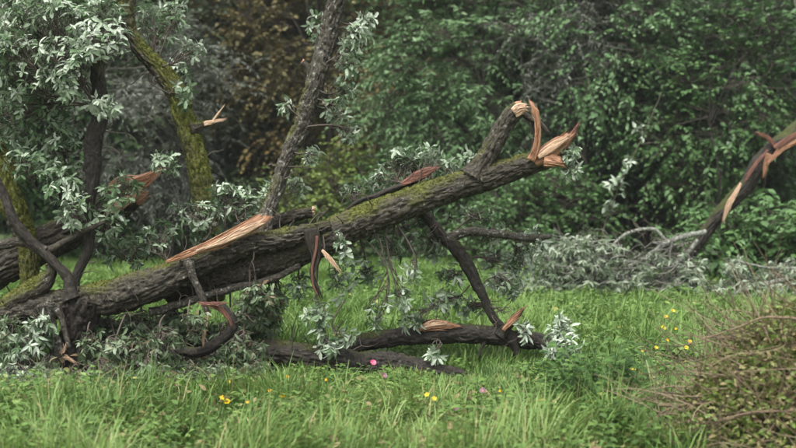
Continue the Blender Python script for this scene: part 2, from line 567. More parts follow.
# ------------------------------------------------------------------ grass
HEAP = G(806, 450)
def blades(n, yr, lenr, wid, far, seed, lean=.55, clump=True, xpad=1.6, tb=0.0):
    r = np.random.default_rng(seed)
    y = np.sqrt(r.uniform(yr[0] ** 2, yr[1] ** 2, n))
    x = r.uniform(-1, 1, n) * (y * .3 + xpad)
    L = r.uniform(*lenr, n)
    L = L * np.interp(y, [8.2, 9.0, 10.4], [1, .62, .45]) if not far else L
    if clump:
        c = fbm(np.stack([x * 2.6, y * 2.6, np.zeros(n)], -1), 3)
        keep = r.uniform(0, 1, n) < np.clip((c - .28) * 3.2, .12, 1)
        x, y, L, c = x[keep], y[keep], L[keep], c[keep]
        L = L * np.clip(.05 + 1.9 * c, .3, 1.7)
        n = len(x)
    kp = ((x - HEAP[0]) / .78) ** 2 + ((y - HEAP[1]) / .78) ** 2 > r.uniform(.6, 1.1, n)
    kp &= ((x - 1.66) / .3) ** 2 + ((y - 8.42) / .34) ** 2 > 1
    kp &= ~((y > 8.95 + r.normal(0, .1, n)) & (y < 10.6) & (x > -3.6) & (x < -.95 + (y - 9.2) * .2))
    x, y, L = x[kp], y[kp], L[kp]
    n = len(x)
    z = ground_z(x, y) - .01
    a = r.uniform(0, 2 * PI, n)
    cl = fbm(np.stack([x * 3, y * 3, np.full(n, 9.)], -1), 2) * 9
    a = a * .5 + cl
    ln = np.abs(r.normal(lean, .3, n)) * .9 + .1
    d = np.stack([np.cos(a), np.sin(a), np.zeros(n)], -1)
    w = r.uniform(.6, 1.3, n) * wid
    side = np.stack([-np.sin(a), np.cos(a), np.zeros(n)], -1)
    tw = r.uniform(-.7, .7, n)[:, None]
    side = nrm(side + d * tw)
    base = np.stack([x, y, z], -1)
    V = []
    for t, ww in ((0, .7), (.4, 1), (.75, .75), (1, .06)):
        c = base + d * (L * ln * t ** 1.9)[:, None] + np.array([0, 0, 1]) * (L * (t - .38 * np.minimum(ln, 1.3) * t ** 2.4))[:, None]
        V += [c - side * (w * ww)[:, None] / 2, c + side * (w * ww)[:, None] / 2]
    V = np.stack(V, 1)
    f = np.array([(0, 1, 3, 2), (2, 3, 5, 4), (4, 5, 7, 6)])
    F = (f[None] + (np.arange(n) * 8)[:, None, None]).reshape(-1, 4)
    tint = np.clip(r.beta(2.2, 2.6, n) * .8 + (fbm(np.stack([x * 1.1, y * 1.1, np.zeros(n) + 4], -1), 2) - .5) * .7 + tb, 0, .9)
    dry = r.uniform(0, 1, n) < .07
    tint[dry] = 1
    return V.reshape(-1, 3), F, np.repeat(tint, 8)


V, F, t = blades(190000, (6.2, 10.5), (.08, .23), .007, False, 1)
V2, F2, t2 = blades(20000, (6.2, 8.8), (.2, .38), .0075, False, 2, lean=.45, tb=.1)
V3, F3, t3 = blades(5000, (6.2, 9.0), (.14, .3), .015, False, 8, lean=1.0, tb=.05)
t3[t3 > .8] = .75
a = Acc(); a.add(V, F, tint=t); a.add(V2, F2, tint=t2); a.add(V3, F3, tint=t3)
o = stuff(a.build('tall_grass', M['grass']))
tag(o, 'tall tangled green grass in the foreground before the fallen trunk', 'grass')
V, F, t = blades(150000, (10.2, 22.5), (.08, .2), .012, True, 3, clump=False, xpad=2)
V2, F2, t2 = blades(14000, (10.6, 14.5), (.14, .32), .011, True, 9, tb=.05)
a = Acc(); a.add(V, F, tint=t); a.add(V2, F2, tint=np.minimum(t2, .95))
o = stuff(a.build('meadow_grass', M['grass_far']))
tag(o, 'short bright meadow grass behind the fallen trunk', 'grass')


def weeds(n, yr, seed, size, xr=None, h=(.04, .2)):
    r = np.random.default_rng(seed)
    y = np.sqrt(r.uniform(yr[0] ** 2, yr[1] ** 2, n))
    x = r.uniform(-1, 1, n) * (y * .3 + 1.2)
    c = fbm(np.stack([x * 1.7, y * 1.7, np.full(n, 21.)], -1), 2)
    k = (c > .45) & (((x - HEAP[0]) / .78) ** 2 + ((y - HEAP[1]) / .78) ** 2 > .9) & (((x - 1.66) / .3) ** 2 + ((y - 8.42) / .34) ** 2 > 1) & ~((y > 8.9) & (y < 10.6) & (x > -3.6) & (x < -.95))
    x, y = x[k], y[k]
    n = len(x)
    q = 9
    hh = r.uniform(*h, n) * np.interp(y, [8.2, 9.0, 10.4, 10.6], [1, .6, .35, 1])
    pos = np.repeat(np.stack([x, y, ground_z(x, y)], -1), q, 0)
    lv = np.tile(np.linspace(.25, 1, q), n)
    pos[:, 2] += np.repeat(hh, q) * lv
    a = np.tile(np.arange(q) * 2.4, n) + np.repeat(r.uniform(0, 6, n), q)
    X = np.stack([np.cos(a), np.sin(a), r.uniform(-.1, .7, n * q)], -1)
    Zv = np.array([[0, 0, 1.0]]) + rvec(n * q, r) * .35
    s = r.uniform(.6, 1.2, n * q) * size * np.repeat(r.uniform(.7, 1.3, n), q)
    return scatter(OVATE, pos, X, Zv, s, np.clip(np.repeat(r.uniform(.1, .75, n), q) + r.normal(0, .12, n * q), 0, 1))


V, F, t = weeds(6500, (6.4, 10.3), 4, .05, h=(.08, .3))
o = stuff(mesh('ground_cover', V, F, M['weed'], attrs={'tint': t}))
tag(o, 'low leafy green weeds growing through the foreground grass', 'weeds')
r_ = np.random.default_rng(41)
n = 2600
yy = r_.uniform(6.6, 9.6, n); xx = r_.uniform(-1, 1, n) * (yy * .3 + 1)
pp = np.stack([xx, yy, ground_z(xx, yy) + r_.uniform(.05, .2, n) * np.interp(yy, [8.2, 9.4], [1, .5])], -1)
v = scatter(OVATE, pp, rvec(n, r_) * [1, 1, .5], rvec(n, r_) + [0, 0, .7], r_.uniform(.03, .06, n), r_.uniform(.0, .9, n))
o = stuff(mesh('fallen_leaves', v[0], v[1], M['dry_leaf'], None, {'tint': v[2]}))
tag(o, 'small yellowed leaves strewn through the foreground grass', 'leaves')
V, F, t = weeds(4600, (10.5, 17), 5, .07, h=(.04, .2))
o = stuff(mesh('ground_cover', V, F, M['weed'], attrs={'tint': t}))
tag(o, 'low leafy weeds scattered through the meadow behind the trunk', 'weeds')


# ------------------------------------------------------------------ woodland behind
def crown_sprays(cent, nper, spread, slen, nleaf, lsize, tpl, r, droop=.5, out=None, tbias=0, updir=.25):
    """sprays of leaves round cluster centres -> leaf arrays and twig arrays"""
    n = len(cent) * nper
    c = np.repeat(cent, nper, 0)
    o = c + r.normal(size=(n, 3)) * spread * [1, 1, .55]
    d = nrm((out if out is not None else np.zeros((1, 3))) .repeat(nper, 0) if out is not None else rvec(n, r))
    d = nrm(d + rvec(n, r) * .9 + [0, 0, updir])
    L = slen * r.uniform(.6, 1.3, n)
    tl = np.linspace(.12, 1, nleaf)
    pos = o[:, None] + d[:, None] * (L[:, None] * tl)[..., None]
    pos[..., 2] -= droop * L[:, None] * tl ** 2
    side = nrm(np.cross(d, [[0, 0, 1.0]]) + 1e-6)
    sg = np.where(np.arange(nleaf) % 2 == 0, 1, -1)
    X = d[:, None] * .6 + side[:, None] * sg[None, :, None] * .9 + r.normal(size=(n, nleaf, 3)) * .3
    X[..., 2] -= .25
    Zv = np.array([0, 0, 1.0]) + r.normal(size=(n, nleaf, 3)) * .5
    s = lsize * r.uniform(.65, 1.25, (n, nleaf)) * (1 - .35 * tl[None])
    ct = np.repeat(r.normal(0, .13, len(cent)), nper)[:, None]
    tint = np.clip(.45 + tbias + ct + r.normal(0, .17, (n, nleaf)), 0, 1)
    leaf = scatter(tpl, pos.reshape(-1, 3), X.reshape(-1, 3), Zv.reshape(-1, 3), s.ravel(), tint.ravel())
    end = o + d * L[:, None]
    end[:, 2] -= droop * L
    tw = sticks(o, end, np.full(n, .004), np.full(n, .0015), r.uniform(0, 1, n), bend=np.stack([0 * L, 0 * L, droop * L * .25], -1))
    return leaf, tw, o


def forest_tree(name, label, cat, px, depth, z0, z1, rx, ry, ncl, nper, lsize, lm, tpl=DIAMOND, trunk_r=.09, seed=0,
                group=None, slen=.45, nleaf=11, droop=.5, stems=1, barkm='bark_dark', nlimb=9, spread=.28, dead=0, tbias=0, shell=.45, lean=(0, 0), twigm='twig'):
    r = np.random.default_rng(seed + 100)
    nper, lsize = int(nper * 1.7), lsize * 1.3
    dead = dead // 3
    x = (px - 398) / FPX * depth
    base = np.array([x, depth, 0.0])
    base[2] = float(ground_z(base[0:1], base[1:2])[0]) - .03
    t = thing(name, label, cat, base, group)
    H = z1
    # clusters in an uneven crown volume
    u = rvec(ncl, r)
    rad = r.uniform(shell, 1, ncl) ** .6
    cz, hz = (z0 + z1) / 2, (z1 - z0) / 2
    cent = np.stack([u[:, 0] * rx * rad, u[:, 1] * ry * rad, u[:, 2] * hz * rad], -1)
    cent *= (.75 + .5 * fbm(u * 1.7 + seed, 2))[:, None]
    cent = cent + base + [lean[0], lean[1], cz]
    cent[:, 2] = np.maximum(cent[:, 2], .12)
    out = nrm((cent - (base + [0, 0, cz])) * [1, 1, .6])
    leaf, tw, so_ = crown_sprays(cent, nper, spread, slen, nleaf, lsize, tpl, r, droop, out, tbias)
    # trunks and limbs
    tips = []
    for s_ in range(stems):
        off = np.array([r.uniform(-.35, .35), r.uniform(-.2, .2), 0]) * (stems > 1)
        top = base + off * 3 + [r.uniform(-.3, .3) + lean[0], r.uniform(-.3, .3) + lean[1], H * .86]
        k = 6
        P = np.array([base + off + (top - base - off) * q + np.array([r.normal(0, .07), r.normal(0, .07), 0]) * (0 < q) * H * .25 for q in np.linspace(0, 1, k)])
        R = trunk_r * (1 - np.linspace(0, .85, k)) * r.uniform(.7, 1.1)
        R[0] *= 1.25
        Vt, Ft, wf, At = tube(P, R, step=.08, seg=14, bark=.006, seed=seed + s_, ridge=(22, 3))
        mesh('trunk', Vt, Ft, M[barkm], t, At)
        tips.append(P)
    A = Acc()
    near = cent[r.permutation(len(cent))[:max(nlimb, 3)]]
    for c in near:
        P = tips[r.integers(len(tips))]
        f = np.clip((c[2] - base[2]) / H * .75, .05, .9)
        st = np.array([np.interp(f, np.linspace(0, 1, len(P)), P[:, k]) for k in range(3)])
        mid = (st + c) / 2 + [0, 0, .12 * np.linalg.norm(c - st)] + r.normal(0, .08, 3)
        Vt, Ft, wf, At = tube(np.array([st, mid, c]), np.array([trunk_r * .38, trunk_r * .25, .008]), step=.1, seg=7, bark=.002, seed=seed)
        A.add(Vt, Ft, **At)
    A.build('limbs', M[barkm], t)
    nc = np.repeat(cent, nper, 0)
    st = sticks(nc, so_, np.full(len(nc), .007), np.full(len(nc), .004), r.uniform(0, 1, len(nc)), bend=r.normal(0, .05, (len(nc), 3)))
    B = Acc(); B.add(tw[0], tw[1], tint=tw[2]); B.add(st[0], st[1], tint=st[2])
    if dead:
        a0 = cent[r.integers(0, ncl, dead)] + r.normal(0, .2, (dead, 3))
        b0 = a0 + rvec(dead, r) * r.uniform(.3, 1.0, dead)[:, None] * [1, .6, .8]
        b0[:, 2] = np.maximum(b0[:, 2], .03)
        s3 = sticks(a0, b0, np.full(dead, .009), np.full(dead, .003), r.uniform(.4, 1, dead), bend=r.normal(0, .1, (dead, 3)), k=6)
        B.add(s3[0], s3[1], tint=s3[2])
    stuff(B.build('twigs', M[twigm], t))
    stuff(mesh('crown', leaf[0], leaf[1], M[lm], t, {'tint': leaf[2]}, smooth=False))
    return t


FG = 'trees at the edge of the wood'
T = forest_tree
T('feathery_tree', 'bright feathery green tree behind the raised broken trunk end', 'tree', 480, 22.4, .5, 5.6, 1.75, 1.2, 100, 12, .095, 'feather_leaf', NARROW, seed=1, group=FG, slen=.5, nleaf=15, dead=60)
T('ivy_tree', 'dark ivy covered tree with thin grey stems above the grey brushwood', 'tree', 650, 22.2, .9, 6, 1.6, 1.2, 85, 12, .085, 'ivy_leaf', seed=2, group=FG, stems=4, trunk_r=.07, dead=240, barkm='bark_grey', twigm='twig_grey')
T('thicket_tree', 'dense dark green tree at the right edge above the leaning torn tree', 'tree', 765, 21.6, 1.2, 6, 1.5, 1.2, 75, 12, .085, 'ivy_leaf', seed=3, group=FG, stems=3, trunk_r=.06, dead=160, barkm='bark_grey', twigm='twig_grey')
T('thicket_tree', 'leafy green tree just past the right edge of the wood', 'tree', 900, 22, .3, 6, 1.6, 1.2, 60, 11, .1, 'green_leaf', seed=4, group=FG)
T('leafy_tree', 'mid green tree between the feathery tree and the ivy covered tree', 'tree', 575, 24.2, .3, 6.3, 1.5, 1.1, 75, 12, .1, 'green_leaf', seed=5, group=FG, dead=80)
T('golden_tree', 'brownish gold leaved tree behind the upright lichen covered limb', 'tree', 325, 25, 1.3, 7, 1.6, 1.2, 80, 12, .095, 'gold_leaf', seed=6, group=FG, dead=120, barkm='bark')
T('golden_tree', 'brown leaved tree in the dark gap behind the mossy standing limb', 'tree', 250, 26.5, 2.0, 7.5, 1.7, 1.3, 60, 11, .095, 'gold_leaf', seed=7, group=FG, dead=120, barkm='bark', tbias=-.15)
T('olive_tree', 'olive green tree at the top beside the golden leaved tree', 'tree', 405, 28.5, 1.5, 8, 1.8, 1.3, 80, 11, .1, 'green_leaf', seed=8, group=FG)
T('willow_tree', 'soft grey green willow behind the leafy crown at upper left', 'tree', 150, 21, .8, 4.2, 1.0, 1, 50, 12, .08, 'willow_leaf', NARROW, seed=9, group=FG, slen=.5, nleaf=14, dead=160, twigm='twig_grey', trunk_r=.05, stems=3)
T('maple_tree', 'green broad leaved tree at the left edge behind the oak leaves', 'tree', 40, 21.5, .6, 5.2, 1.6, 1, 60, 11, .12, 'green_leaf', OVATE, seed=10, group=FG, tbias=.1)
T('maple_tree', 'pale grey green tree beyond the left edge of the meadow', 'tree', -110, 19, .4, 5.5, 1.7, 1.2, 60, 11, .11, 'willow_leaf', seed=11, group=FG)
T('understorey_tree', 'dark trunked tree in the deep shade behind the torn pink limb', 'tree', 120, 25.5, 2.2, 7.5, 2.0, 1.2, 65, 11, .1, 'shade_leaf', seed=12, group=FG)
T('hazel_tree', 'pale green leafy young tree at the top right of the feathery tree', 'tree', 612, 20.8, 2.2, 5.2, .7, .6, 26, 9, .085, 'feather_leaf', OVATE, seed=41, group=FG, trunk_r=.035, stems=2, nlimb=8)
T('hazel_tree', 'slender green young tree with yellowish leaves near the right edge', 'tree', 742, 20.3, 1.7, 4.2, .6, .5, 20, 9, .085, 'green_leaf', OVATE, seed=42, group=FG, trunk_r=.03, stems=2, nlimb=8, tbias=-.1)
T('willow_tree', 'silvery grey willow at the top above the raised trunk end', 'tree', 565, 21.2, 2.4, 5.4, .75, .6, 26, 9, .075, 'willow_leaf', NARROW, seed=43, group=FG, trunk_r=.035, stems=2, nlimb=8, dead=60, twigm='twig_grey')
T('hazel_tree', 'fresh green young tree left of the leaning torn tree', 'tree', 690, 20.6, .9, 3.4, .65, .5, 20, 9, .085, 'green_leaf', OVATE, seed=44, group=FG, trunk_r=.03, stems=3, nlimb=8, tbias=.1)
SG = 'shrubs along the foot of the wood'
T('hedge_shrub', 'yellow green rounded shrub right of the upright lichen limb', 'shrub', 335, 22, .1, 1.75, .85, .6, 34, 10, .075, 'lime_leaf', seed=21, group=SG, trunk_r=.03, stems=2, nlimb=6, tbias=-.1)
T('hedge_shrub', 'low bright green shrub under the raised trunk at mid meadow edge', 'shrub', 420, 21.6, .05, 1.7, 1.0, .6, 36, 10, .085, 'green_leaf', seed=22, group=SG, trunk_r=.03, stems=2, nlimb=6, tbias=.1)
T('hedge_shrub', 'dark green shrub left of the grey fallen brushwood', 'shrub', 540, 20.5, .05, 1.5, .95, .6, 36, 10, .085, 'green_leaf', seed=23, group=SG, trunk_r=.03, stems=2, nlimb=6)
T('hedge_shrub', 'broad leaved green shrub at the right edge below the torn tree', 'shrub', 775, 18.2, .05, 1.0, .95, .6, 34, 10, .11, 'green_leaf', OVATE, seed=24, group=SG, trunk_r=.025, stems=2, nlimb=6, tbias=.15)
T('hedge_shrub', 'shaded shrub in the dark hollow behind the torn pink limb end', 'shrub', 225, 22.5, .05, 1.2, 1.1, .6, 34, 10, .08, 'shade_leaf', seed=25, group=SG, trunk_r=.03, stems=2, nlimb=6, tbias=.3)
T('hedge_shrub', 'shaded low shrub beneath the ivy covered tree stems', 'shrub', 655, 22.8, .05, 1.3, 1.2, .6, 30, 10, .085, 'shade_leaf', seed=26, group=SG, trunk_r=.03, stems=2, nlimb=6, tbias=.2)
T('hedge_shrub', 'low green shrub behind the leftmost thick log', 'shrub', 95, 21.8, .05, 1.1, .8, .5, 28, 10, .085, 'green_leaf', seed=27, group=SG, trunk_r=.03, stems=2, nlimb=6)

# back rows: tall dense trees deep in the wood
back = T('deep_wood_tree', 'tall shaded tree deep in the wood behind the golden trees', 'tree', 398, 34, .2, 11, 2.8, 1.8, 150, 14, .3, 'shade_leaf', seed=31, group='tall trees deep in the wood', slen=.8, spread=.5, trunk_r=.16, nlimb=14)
k = 0
for (px, dp, lab) in [(170, 33, 'tall shaded tree deep in the wood behind the grey willow'),
                      (20, 31, 'tall shaded tree deep in the wood behind the left maple'),
                      (300, 36, 'tall shaded tree deep in the wood left of the golden tree'),
                      (510, 33, 'tall shaded tree deep in the wood behind the feathery tree'),
                      (640, 34, 'tall shaded tree deep in the wood behind the ivy covered tree'),
                      (770, 32, 'tall shaded tree deep in the wood behind the right edge tree'),
                      (-120, 33, 'tall shaded tree deep in the wood past the left edge'),
                      (910, 33, 'tall shaded tree deep in the wood past the right edge'),
                      (100, 38, 'tall shaded tree in the last row behind the left woods'),
                      (230, 39, 'tall shaded tree in the last row behind the dark gap'),
                      (450, 39, 'tall shaded tree in the last row behind the feathery tree'),
                      (580, 38, 'tall shaded tree in the last row behind the mid green tree'),
                      (710, 38, 'tall shaded tree in the last row behind the right thicket'),
                      (840, 38, 'tall shaded tree in the last row beyond the right edge')]:
    c = back.copy(); COL.objects.link(c)
    c.location = ((px - 398) / FPX * dp, dp, -.05)
    k += 1
    c.rotation_euler = (0, 0, k * 1.9)
    c.scale = (1, 1, .9 + .07 * (k % 4))
    c['label'] = lab
    for ch in back.children:
        d = ch.copy(); COL.objects.link(d); d.parent = c

# damp air between the trunk and the wood
hv = [(x, y, z) for x in (-115, 115) for y in (-115, 115) for z in (-1.9, 14.0)]
hz_ = mesh('haze', np.array(hv, float), np.array([(0, 1, 3, 2), (4, 6, 7, 5), (0, 4, 5, 1), (2, 3, 7, 6), (0, 2, 6, 4), (1, 5, 7, 3)]), bpy.data.materials.new('haze'), smooth=False)
hm_ = hz_.data.materials[0]
hm_.use_nodes = True
hm_.node_tree.nodes.clear()
vp = hm_.node_tree.nodes.new('ShaderNodeVolumePrincipled')
vp.inputs['Color'].default_value = (.9, .95, .95, 1)
vp.inputs['Density'].default_value = .0006
mo_ = hm_.node_tree.nodes.new('ShaderNodeOutputMaterial')
hm_.node_tree.links.new(vp.outputs[0], mo_.inputs['Volume'])
stuff(hz_)
tag(hz_, 'thin pale damp haze in front of the wood', 'haze')

# ------------------------------------------------------------------ the fallen oak
oak = thing('fallen_oak', 'long mossy fallen oak trunk with torn raised end and silvery leaves', 'fallen tree', W(110, 300, 10) * [1, 1, 0])
D = 10.0
trunkA = plimb('trunk', oak, [(-130, 338, 46), (-60, 326, 40), (0, 314, 36), (60, 303, 39), (110, 298, 48), (160, 282, 45), (205, 262, 38), (245, 246, 32), (290, 235, 27), (330, 226, 16)], D, thick=.78, side=30, moss=.12, seed=3, lump=.14)
trunkB = plimb('trunk', oak, [(165, 288, 36, 10.3), (200, 277, 42, 10.25), (240, 266, 45, 10.2), (280, 255, 45, 10.15), (315, 241, 46, 10.1), (350, 227, 45, 10.1), (400, 207, 42, 10.1), (450, 189, 38, 10.1), (500, 173, 34, 10.1), (535, 162, 30, 10.1), (556, 156, 27, 10.1)], thick=.77, side=26, moss=.42, seed=5, lump=.13, torn_end=.1, bark=.018)
oak['label'] = 'long mossy fallen oak trunk with torn raised end and silvery leaves'


def splinter(name, parent, pts, Y, wood='wood', squash=.35, ref=None, torn_end=.03, moss=0):
    """angular slab of torn wood: flat faceted faces, stepped edges, spiky end"""
    P, R = PL(pts, Y)
    if ref is None: ref = (0, -1, .3)
    r = np.random.default_rng(int(abs(pts[0][0]) * 5 + pts[0][1]))
    CR, s_ = resample(P, R, max(.012, float(R.max()) * .45))
    C, rad = CR[:, :3], CR[:, 3]
    T_, U_, B_ = frames(C, ref)
    seg, n = 11, len(C)
    th = np.sort(np.linspace(0, 2 * PI, seg, endpoint=False) + r.uniform(-.2, .2, seg))
    line = r.uniform(.6, 1.2, seg)
    f = np.ones((n, seg)) * line
    for k in range(seg):                      # each long facet steps in and out where fibres let go
        for q in range(2):
            c_ = r.integers(0, n)
            f[c_:, k] *= r.uniform(.7, 1.25)
    f = np.clip(f, .35, 1.35)
    V = C[:, None] + (U_[:, None] * (np.cos(th) * squash)[None, :, None] + B_[:, None] * np.sin(th)[None, :, None]) * (rad[:, None] * f)[..., None]
    spike = r.uniform(0, 1, seg) ** 2 * min(.09, 2.2 * float(R.max()) + .01)
    tip = V[-1] + T_[-1] * spike[:, None]
    tip2 = C[-1] + (V[-1] - C[-1]) * .35 + T_[-1] * (spike * .4)[:, None]
    st = C[0] + (V[0] - C[0]) * .2
    V = np.concatenate([st[None], V, tip[None], tip2[None], (tip2 * .1 + C[-1] * .9)[None]])
    N_ = len(V)
    i, j = np.meshgrid(np.arange(N_ - 1), np.arange(seg), indexing='ij')
    F = np.stack([i * seg + j, i * seg + (j + 1) % seg, (i + 1) * seg + (j + 1) % seg, (i + 1) * seg + j], -1).reshape(-1, 4)
    sl = np.concatenate([[0], s_, [s_[-1] + .02, s_[-1] + .03, s_[-1] + .035]])
    bcv = np.stack([np.broadcast_to(th[None] * .05, (N_, seg)), np.broadcast_to(r.uniform(0, 2, seg)[None] * .1, (N_, seg)), np.broadcast_to(sl[:, None], (N_, seg))], -1)
    o = mesh(name, V.reshape(-1, 3), F, M[wood], parent, dict(bark_co=bcv.reshape(-1, 3), moss=np.zeros(N_ * seg)), smooth=False)
    L = np.linalg.norm(P[-1] - P[0])
    mw = float(R.max())
    if mw > .014:
        host = parent if parent.parent is not None else o
        fibres(host, pts, Y, int(min(90, 14 + 2200 * mw * L / .15 * .2)), wood, int(abs(pts[0][0])), lift=mw * squash * 1.1, thick=.0018)
    return o


def fibres(parent, pts, Y, n, wood='wood', seed=1, lift=.02, thick=.0035, cover=.5, name='wood_fibres'):
    """bundle of long jagged slivers over a torn patch"""
    r = np.random.default_rng(seed)
    P, R = PL(pts, Y)
    CR, s_ = resample(P, R, .01)
    C, rad = CR[:, :3], CR[:, 3]
    T_ = nrm(np.gradient(C, axis=0))
    back = nrm(C - np.array([0, 0, CAM_Z]))
    S_ = nrm(np.cross(T_, back))
    A = Acc()
    m_ = len(C)
    for k in range(n):
        L = r.uniform(.3, .5 + cover)
        t0 = r.uniform(-.05, max(.05, 1 - L * .8)); t1 = min(t0 + L, 1.0)
        ext = r.uniform(0, .06) if t1 >= .97 else 0.0
        fl = r.normal(0, .014, 3) if r.random() < .35 else np.zeros(3)
        kk = 9
        ix = np.clip(np.linspace(t0, t1, kk), 0, 1) * (m_ - 1)
        f = lambda a: np.stack([np.interp(ix, np.arange(m_), a[:, q]) for q in range(3)], -1)
        u = r.uniform(-1, 1)
        rr = np.interp(ix, np.arange(m_), rad)
        dep = r.uniform(0, 1) * lift
        c = f(C) + f(S_) * (u * rr * .92)[:, None] - f(back) * (dep + np.linspace(-.3, 1, kk) ** 2 * r.uniform(-.2, .7) * lift)[:, None] + r.normal(0, .0015, (kk, 3))
        c = c + f(T_) * (ext * np.linspace(0, 1, kk) ** 3)[:, None] + fl[None] * (np.linspace(0, 1, kk) ** 3)[:, None]
        w = thick * r.uniform(.6, 2.4) * np.array([.3, .8, 1, 1, 1, .9, .75, .5, .08])
        h = thick * r.uniform(.4, .9) * np.array([.5, 1, 1, 1, 1, 1, .8, .5, .1])
        rows = []
        for a_, b_ in ((1, .1), (.2, 1), (-1, .2), (-.1, -1)):
            rows.append(c + f(S_) * (w * a_)[:, None] - f(back) * (h * b_)[:, None])
        V = np.stack(rows, 1).reshape(-1, 3)
        i, j = np.meshgrid(np.arange(kk - 1), np.arange(4), indexing='ij')
        F = np.stack([i * 4 + j, i * 4 + (j + 1) % 4, (i + 1) * 4 + (j + 1) % 4, (i + 1) * 4 + j], -1).reshape(-1, 4)
        bcv = np.stack([np.full(kk, r.uniform(0, 5)), np.full(kk, r.uniform(0, 5)), ix * .01], -1)
        A.add(V, F, bark_co=np.repeat(bcv, 4, 0), moss=np.zeros(len(V)))
    return stuff(A.build(name, M[wood], parent, smooth=False))


VIEW = (0, -1, .25)
# torn strip along the front trunk: a slab of bare wood with a bark back, peeled up to a tip
splinter('torn_wood', trunkA, [(166, 262, 3, 9.88), (182, 256, 7, 9.87), (200, 249, 8, 9.87), (217, 243, 13, 9.87), (236, 233, 13, 9.88), (252, 226, 17, 9.9), (262, 219, 15, 9.92)], None, squash=.22, ref=(0, -1, .5), torn_end=.07)
splinter('torn_wood', trunkA, [(196, 251, 3, 9.84), (222, 242, 6, 9.83), (244, 231, 9, 9.85), (258, 224, 7, 9.87)], None, 'wood_pale', squash=.25, torn_end=.04, ref=(0, -1, .5))
# raised broken end
splinter('splinter', trunkB, [(534, 162, 12), (547, 154, 15), (560, 144, 13), (568, 137, 8)], 10.03, squash=.5, torn_end=.06)
splinter('splinter', trunkB, [(538, 157, 6), (548, 150, 9), (558, 143, 8), (566, 138, 4)], 9.98, 'wood_pale', squash=.35, torn_end=.03)
splinter('splinter', trunkB, [(530, 160, 10), (536, 148, 7), (538, 132, 6), (537, 118, 6), (535, 112, 9), (533, 108, 5)], 9.99, squash=.6)
splinter('splinter', trunkB, [(544, 160, 12), (553, 161, 13), (558, 162, 10)], 9.99, 'wood', squash=.8, torn_end=.03)
splinter('splinter', trunkB, [(553, 156, 12), (562, 156, 12), (568, 150, 6)], 10.12, 'wood_red', squash=.7)
splinter('splinter', trunkB, [(560, 142, 8), (571, 136, 8), (576, 128, 3)], 10.06, 'wood_red', squash=.6)
plimb('twig', oak, [(566, 150, 7), (574, 150, 5), (580, 155, 4), (584, 160, 3)], 10.1, moss=-1)
stub = plimb('broken_branch', oak, [(474, 178, 24), (484, 160, 21), (494, 141, 20), (505, 124, 19), (514, 113, 17), (519, 109, 15)], 10.12, moss=.2, torn_end=.05)
splinter('splinter', stub, [(514, 113, 10), (520, 109, 12), (525, 108, 9)], 10.03, 'wood_pale', squash=.8)
plimb('twig', oak, [(521, 112, 8), (529, 117, 7), (540, 123, 6), (548, 132, 4)], 10.15, moss=-1)
# dark peeled shard lying along the trunk
sh = plimb('bark_shard', oak, [(342, 213, 4), (358, 203, 8), (380, 194, 11), (405, 184, 13), (422, 176, 13), (432, 171, 8)], 10.22, mat='bark_dark', moss=-1, squash=.5, torn_end=.05)
splinter('splinter', sh, [(402, 184, 4), (416, 177, 9), (426, 172, 10), (433, 169, 4)], 10.12, 'wood_red', squash=.4)
# limb rising from the trunk
up = plimb('upright_limb', oak, [(258, 240, 24, 10.15), (266, 214, 21, 10.2), (277, 185, 20, 10.25), (291, 148, 22, 10.3), (305, 112, 25, 10.3), (316, 76, 25, 10.3), (327, 36, 24, 10.3), (336, 0, 24, 10.3), (348, -40, 24, 10.3), (360, -90, 20, 10.3)], mat='bark_grey', thick=.78, side=22, moss=.3, lump=.13)
plimb('branch_stub', up, [(313, 80, 8), (309, 70, 7), (303, 62, 5)], 10.28, torn_end=.02)
st2 = plimb('broken_branch', oak, [(262, 228, 18), (280, 219, 15), (298, 214, 13), (312, 212, 12)], 10.4, torn_end=.03, wood='wood_pale')
# left stems
plimb('broken_stem', oak, [(72, 300, 18, 10), (75, 285, 13, 10), (86, 259, 11, 10.02), (90, 236, 10, 10.03), (88, 212, 10, 10.05), (91, 185, 15, 10.08), (93, 160, 20, 10.1), (98, 130, 21, 10.1), (99, 100, 19, 10.1), (97, 80, 16, 10.1), (95, 64, 10, 10.1)], mat='bark_dark', thick=.88, side=14, moss=.25, lump=.14, torn_end=.08)
plimb('branch', oak, [(72, 298, 14), (66, 276, 11), (43, 252, 10), (22, 232, 11), (8, 205, 10), (-4, 178, 9), (-14, 150, 8)], 9.9, mat='bark_dark', moss=-.2)
plimb('branch', oak, [(45, 252, 9), (22, 243, 10), (0, 246, 11), (-30, 256, 12)], 9.92, mat='bark', moss=-.1)
plimb('branch', oak, [(44, 253, 7), (62, 243, 7), (82, 232, 6), (104, 222, 4)], 9.95, mat='bark', moss=-.1)
plimb('mossy_stub', oak, [(8, 305, 20), (26, 294, 22), (42, 283, 20), (50, 272, 13), (48, 264, 6)], 9.95, moss=.75, torn_end=.02, wood='wood_pale')
plimb('prop_limb', oak, [(84, 300, 40), (80, 322, 34), (76, 345, 30), (74, 372, 30), (73, 388, 34)], 10, mat='bark_dark', moss=-.3)
kn = plimb('broken_branch', oak, [(46, 305, 14), (50, 322, 14), (55, 342, 15), (60, 356, 13)], 9.82, moss=-.1, torn_end=.05, wood='wood_pale', mat='bark_grey')
splinter('splinter', kn, [(60, 354, 5), (66, 357, 4), (72, 361, 2)], 9.8, 'wood_pale')
splinter('splinter', kn, [(60, 354, 5), (64, 350, 3), (66, 345, 2)], 9.79, 'wood_pale')
plimb('branch', oak, [(56, 308, 7), (62, 320, 7), (66, 335, 6), (69, 347, 5)], 9.8, mat='bark_grey', moss=-.5)
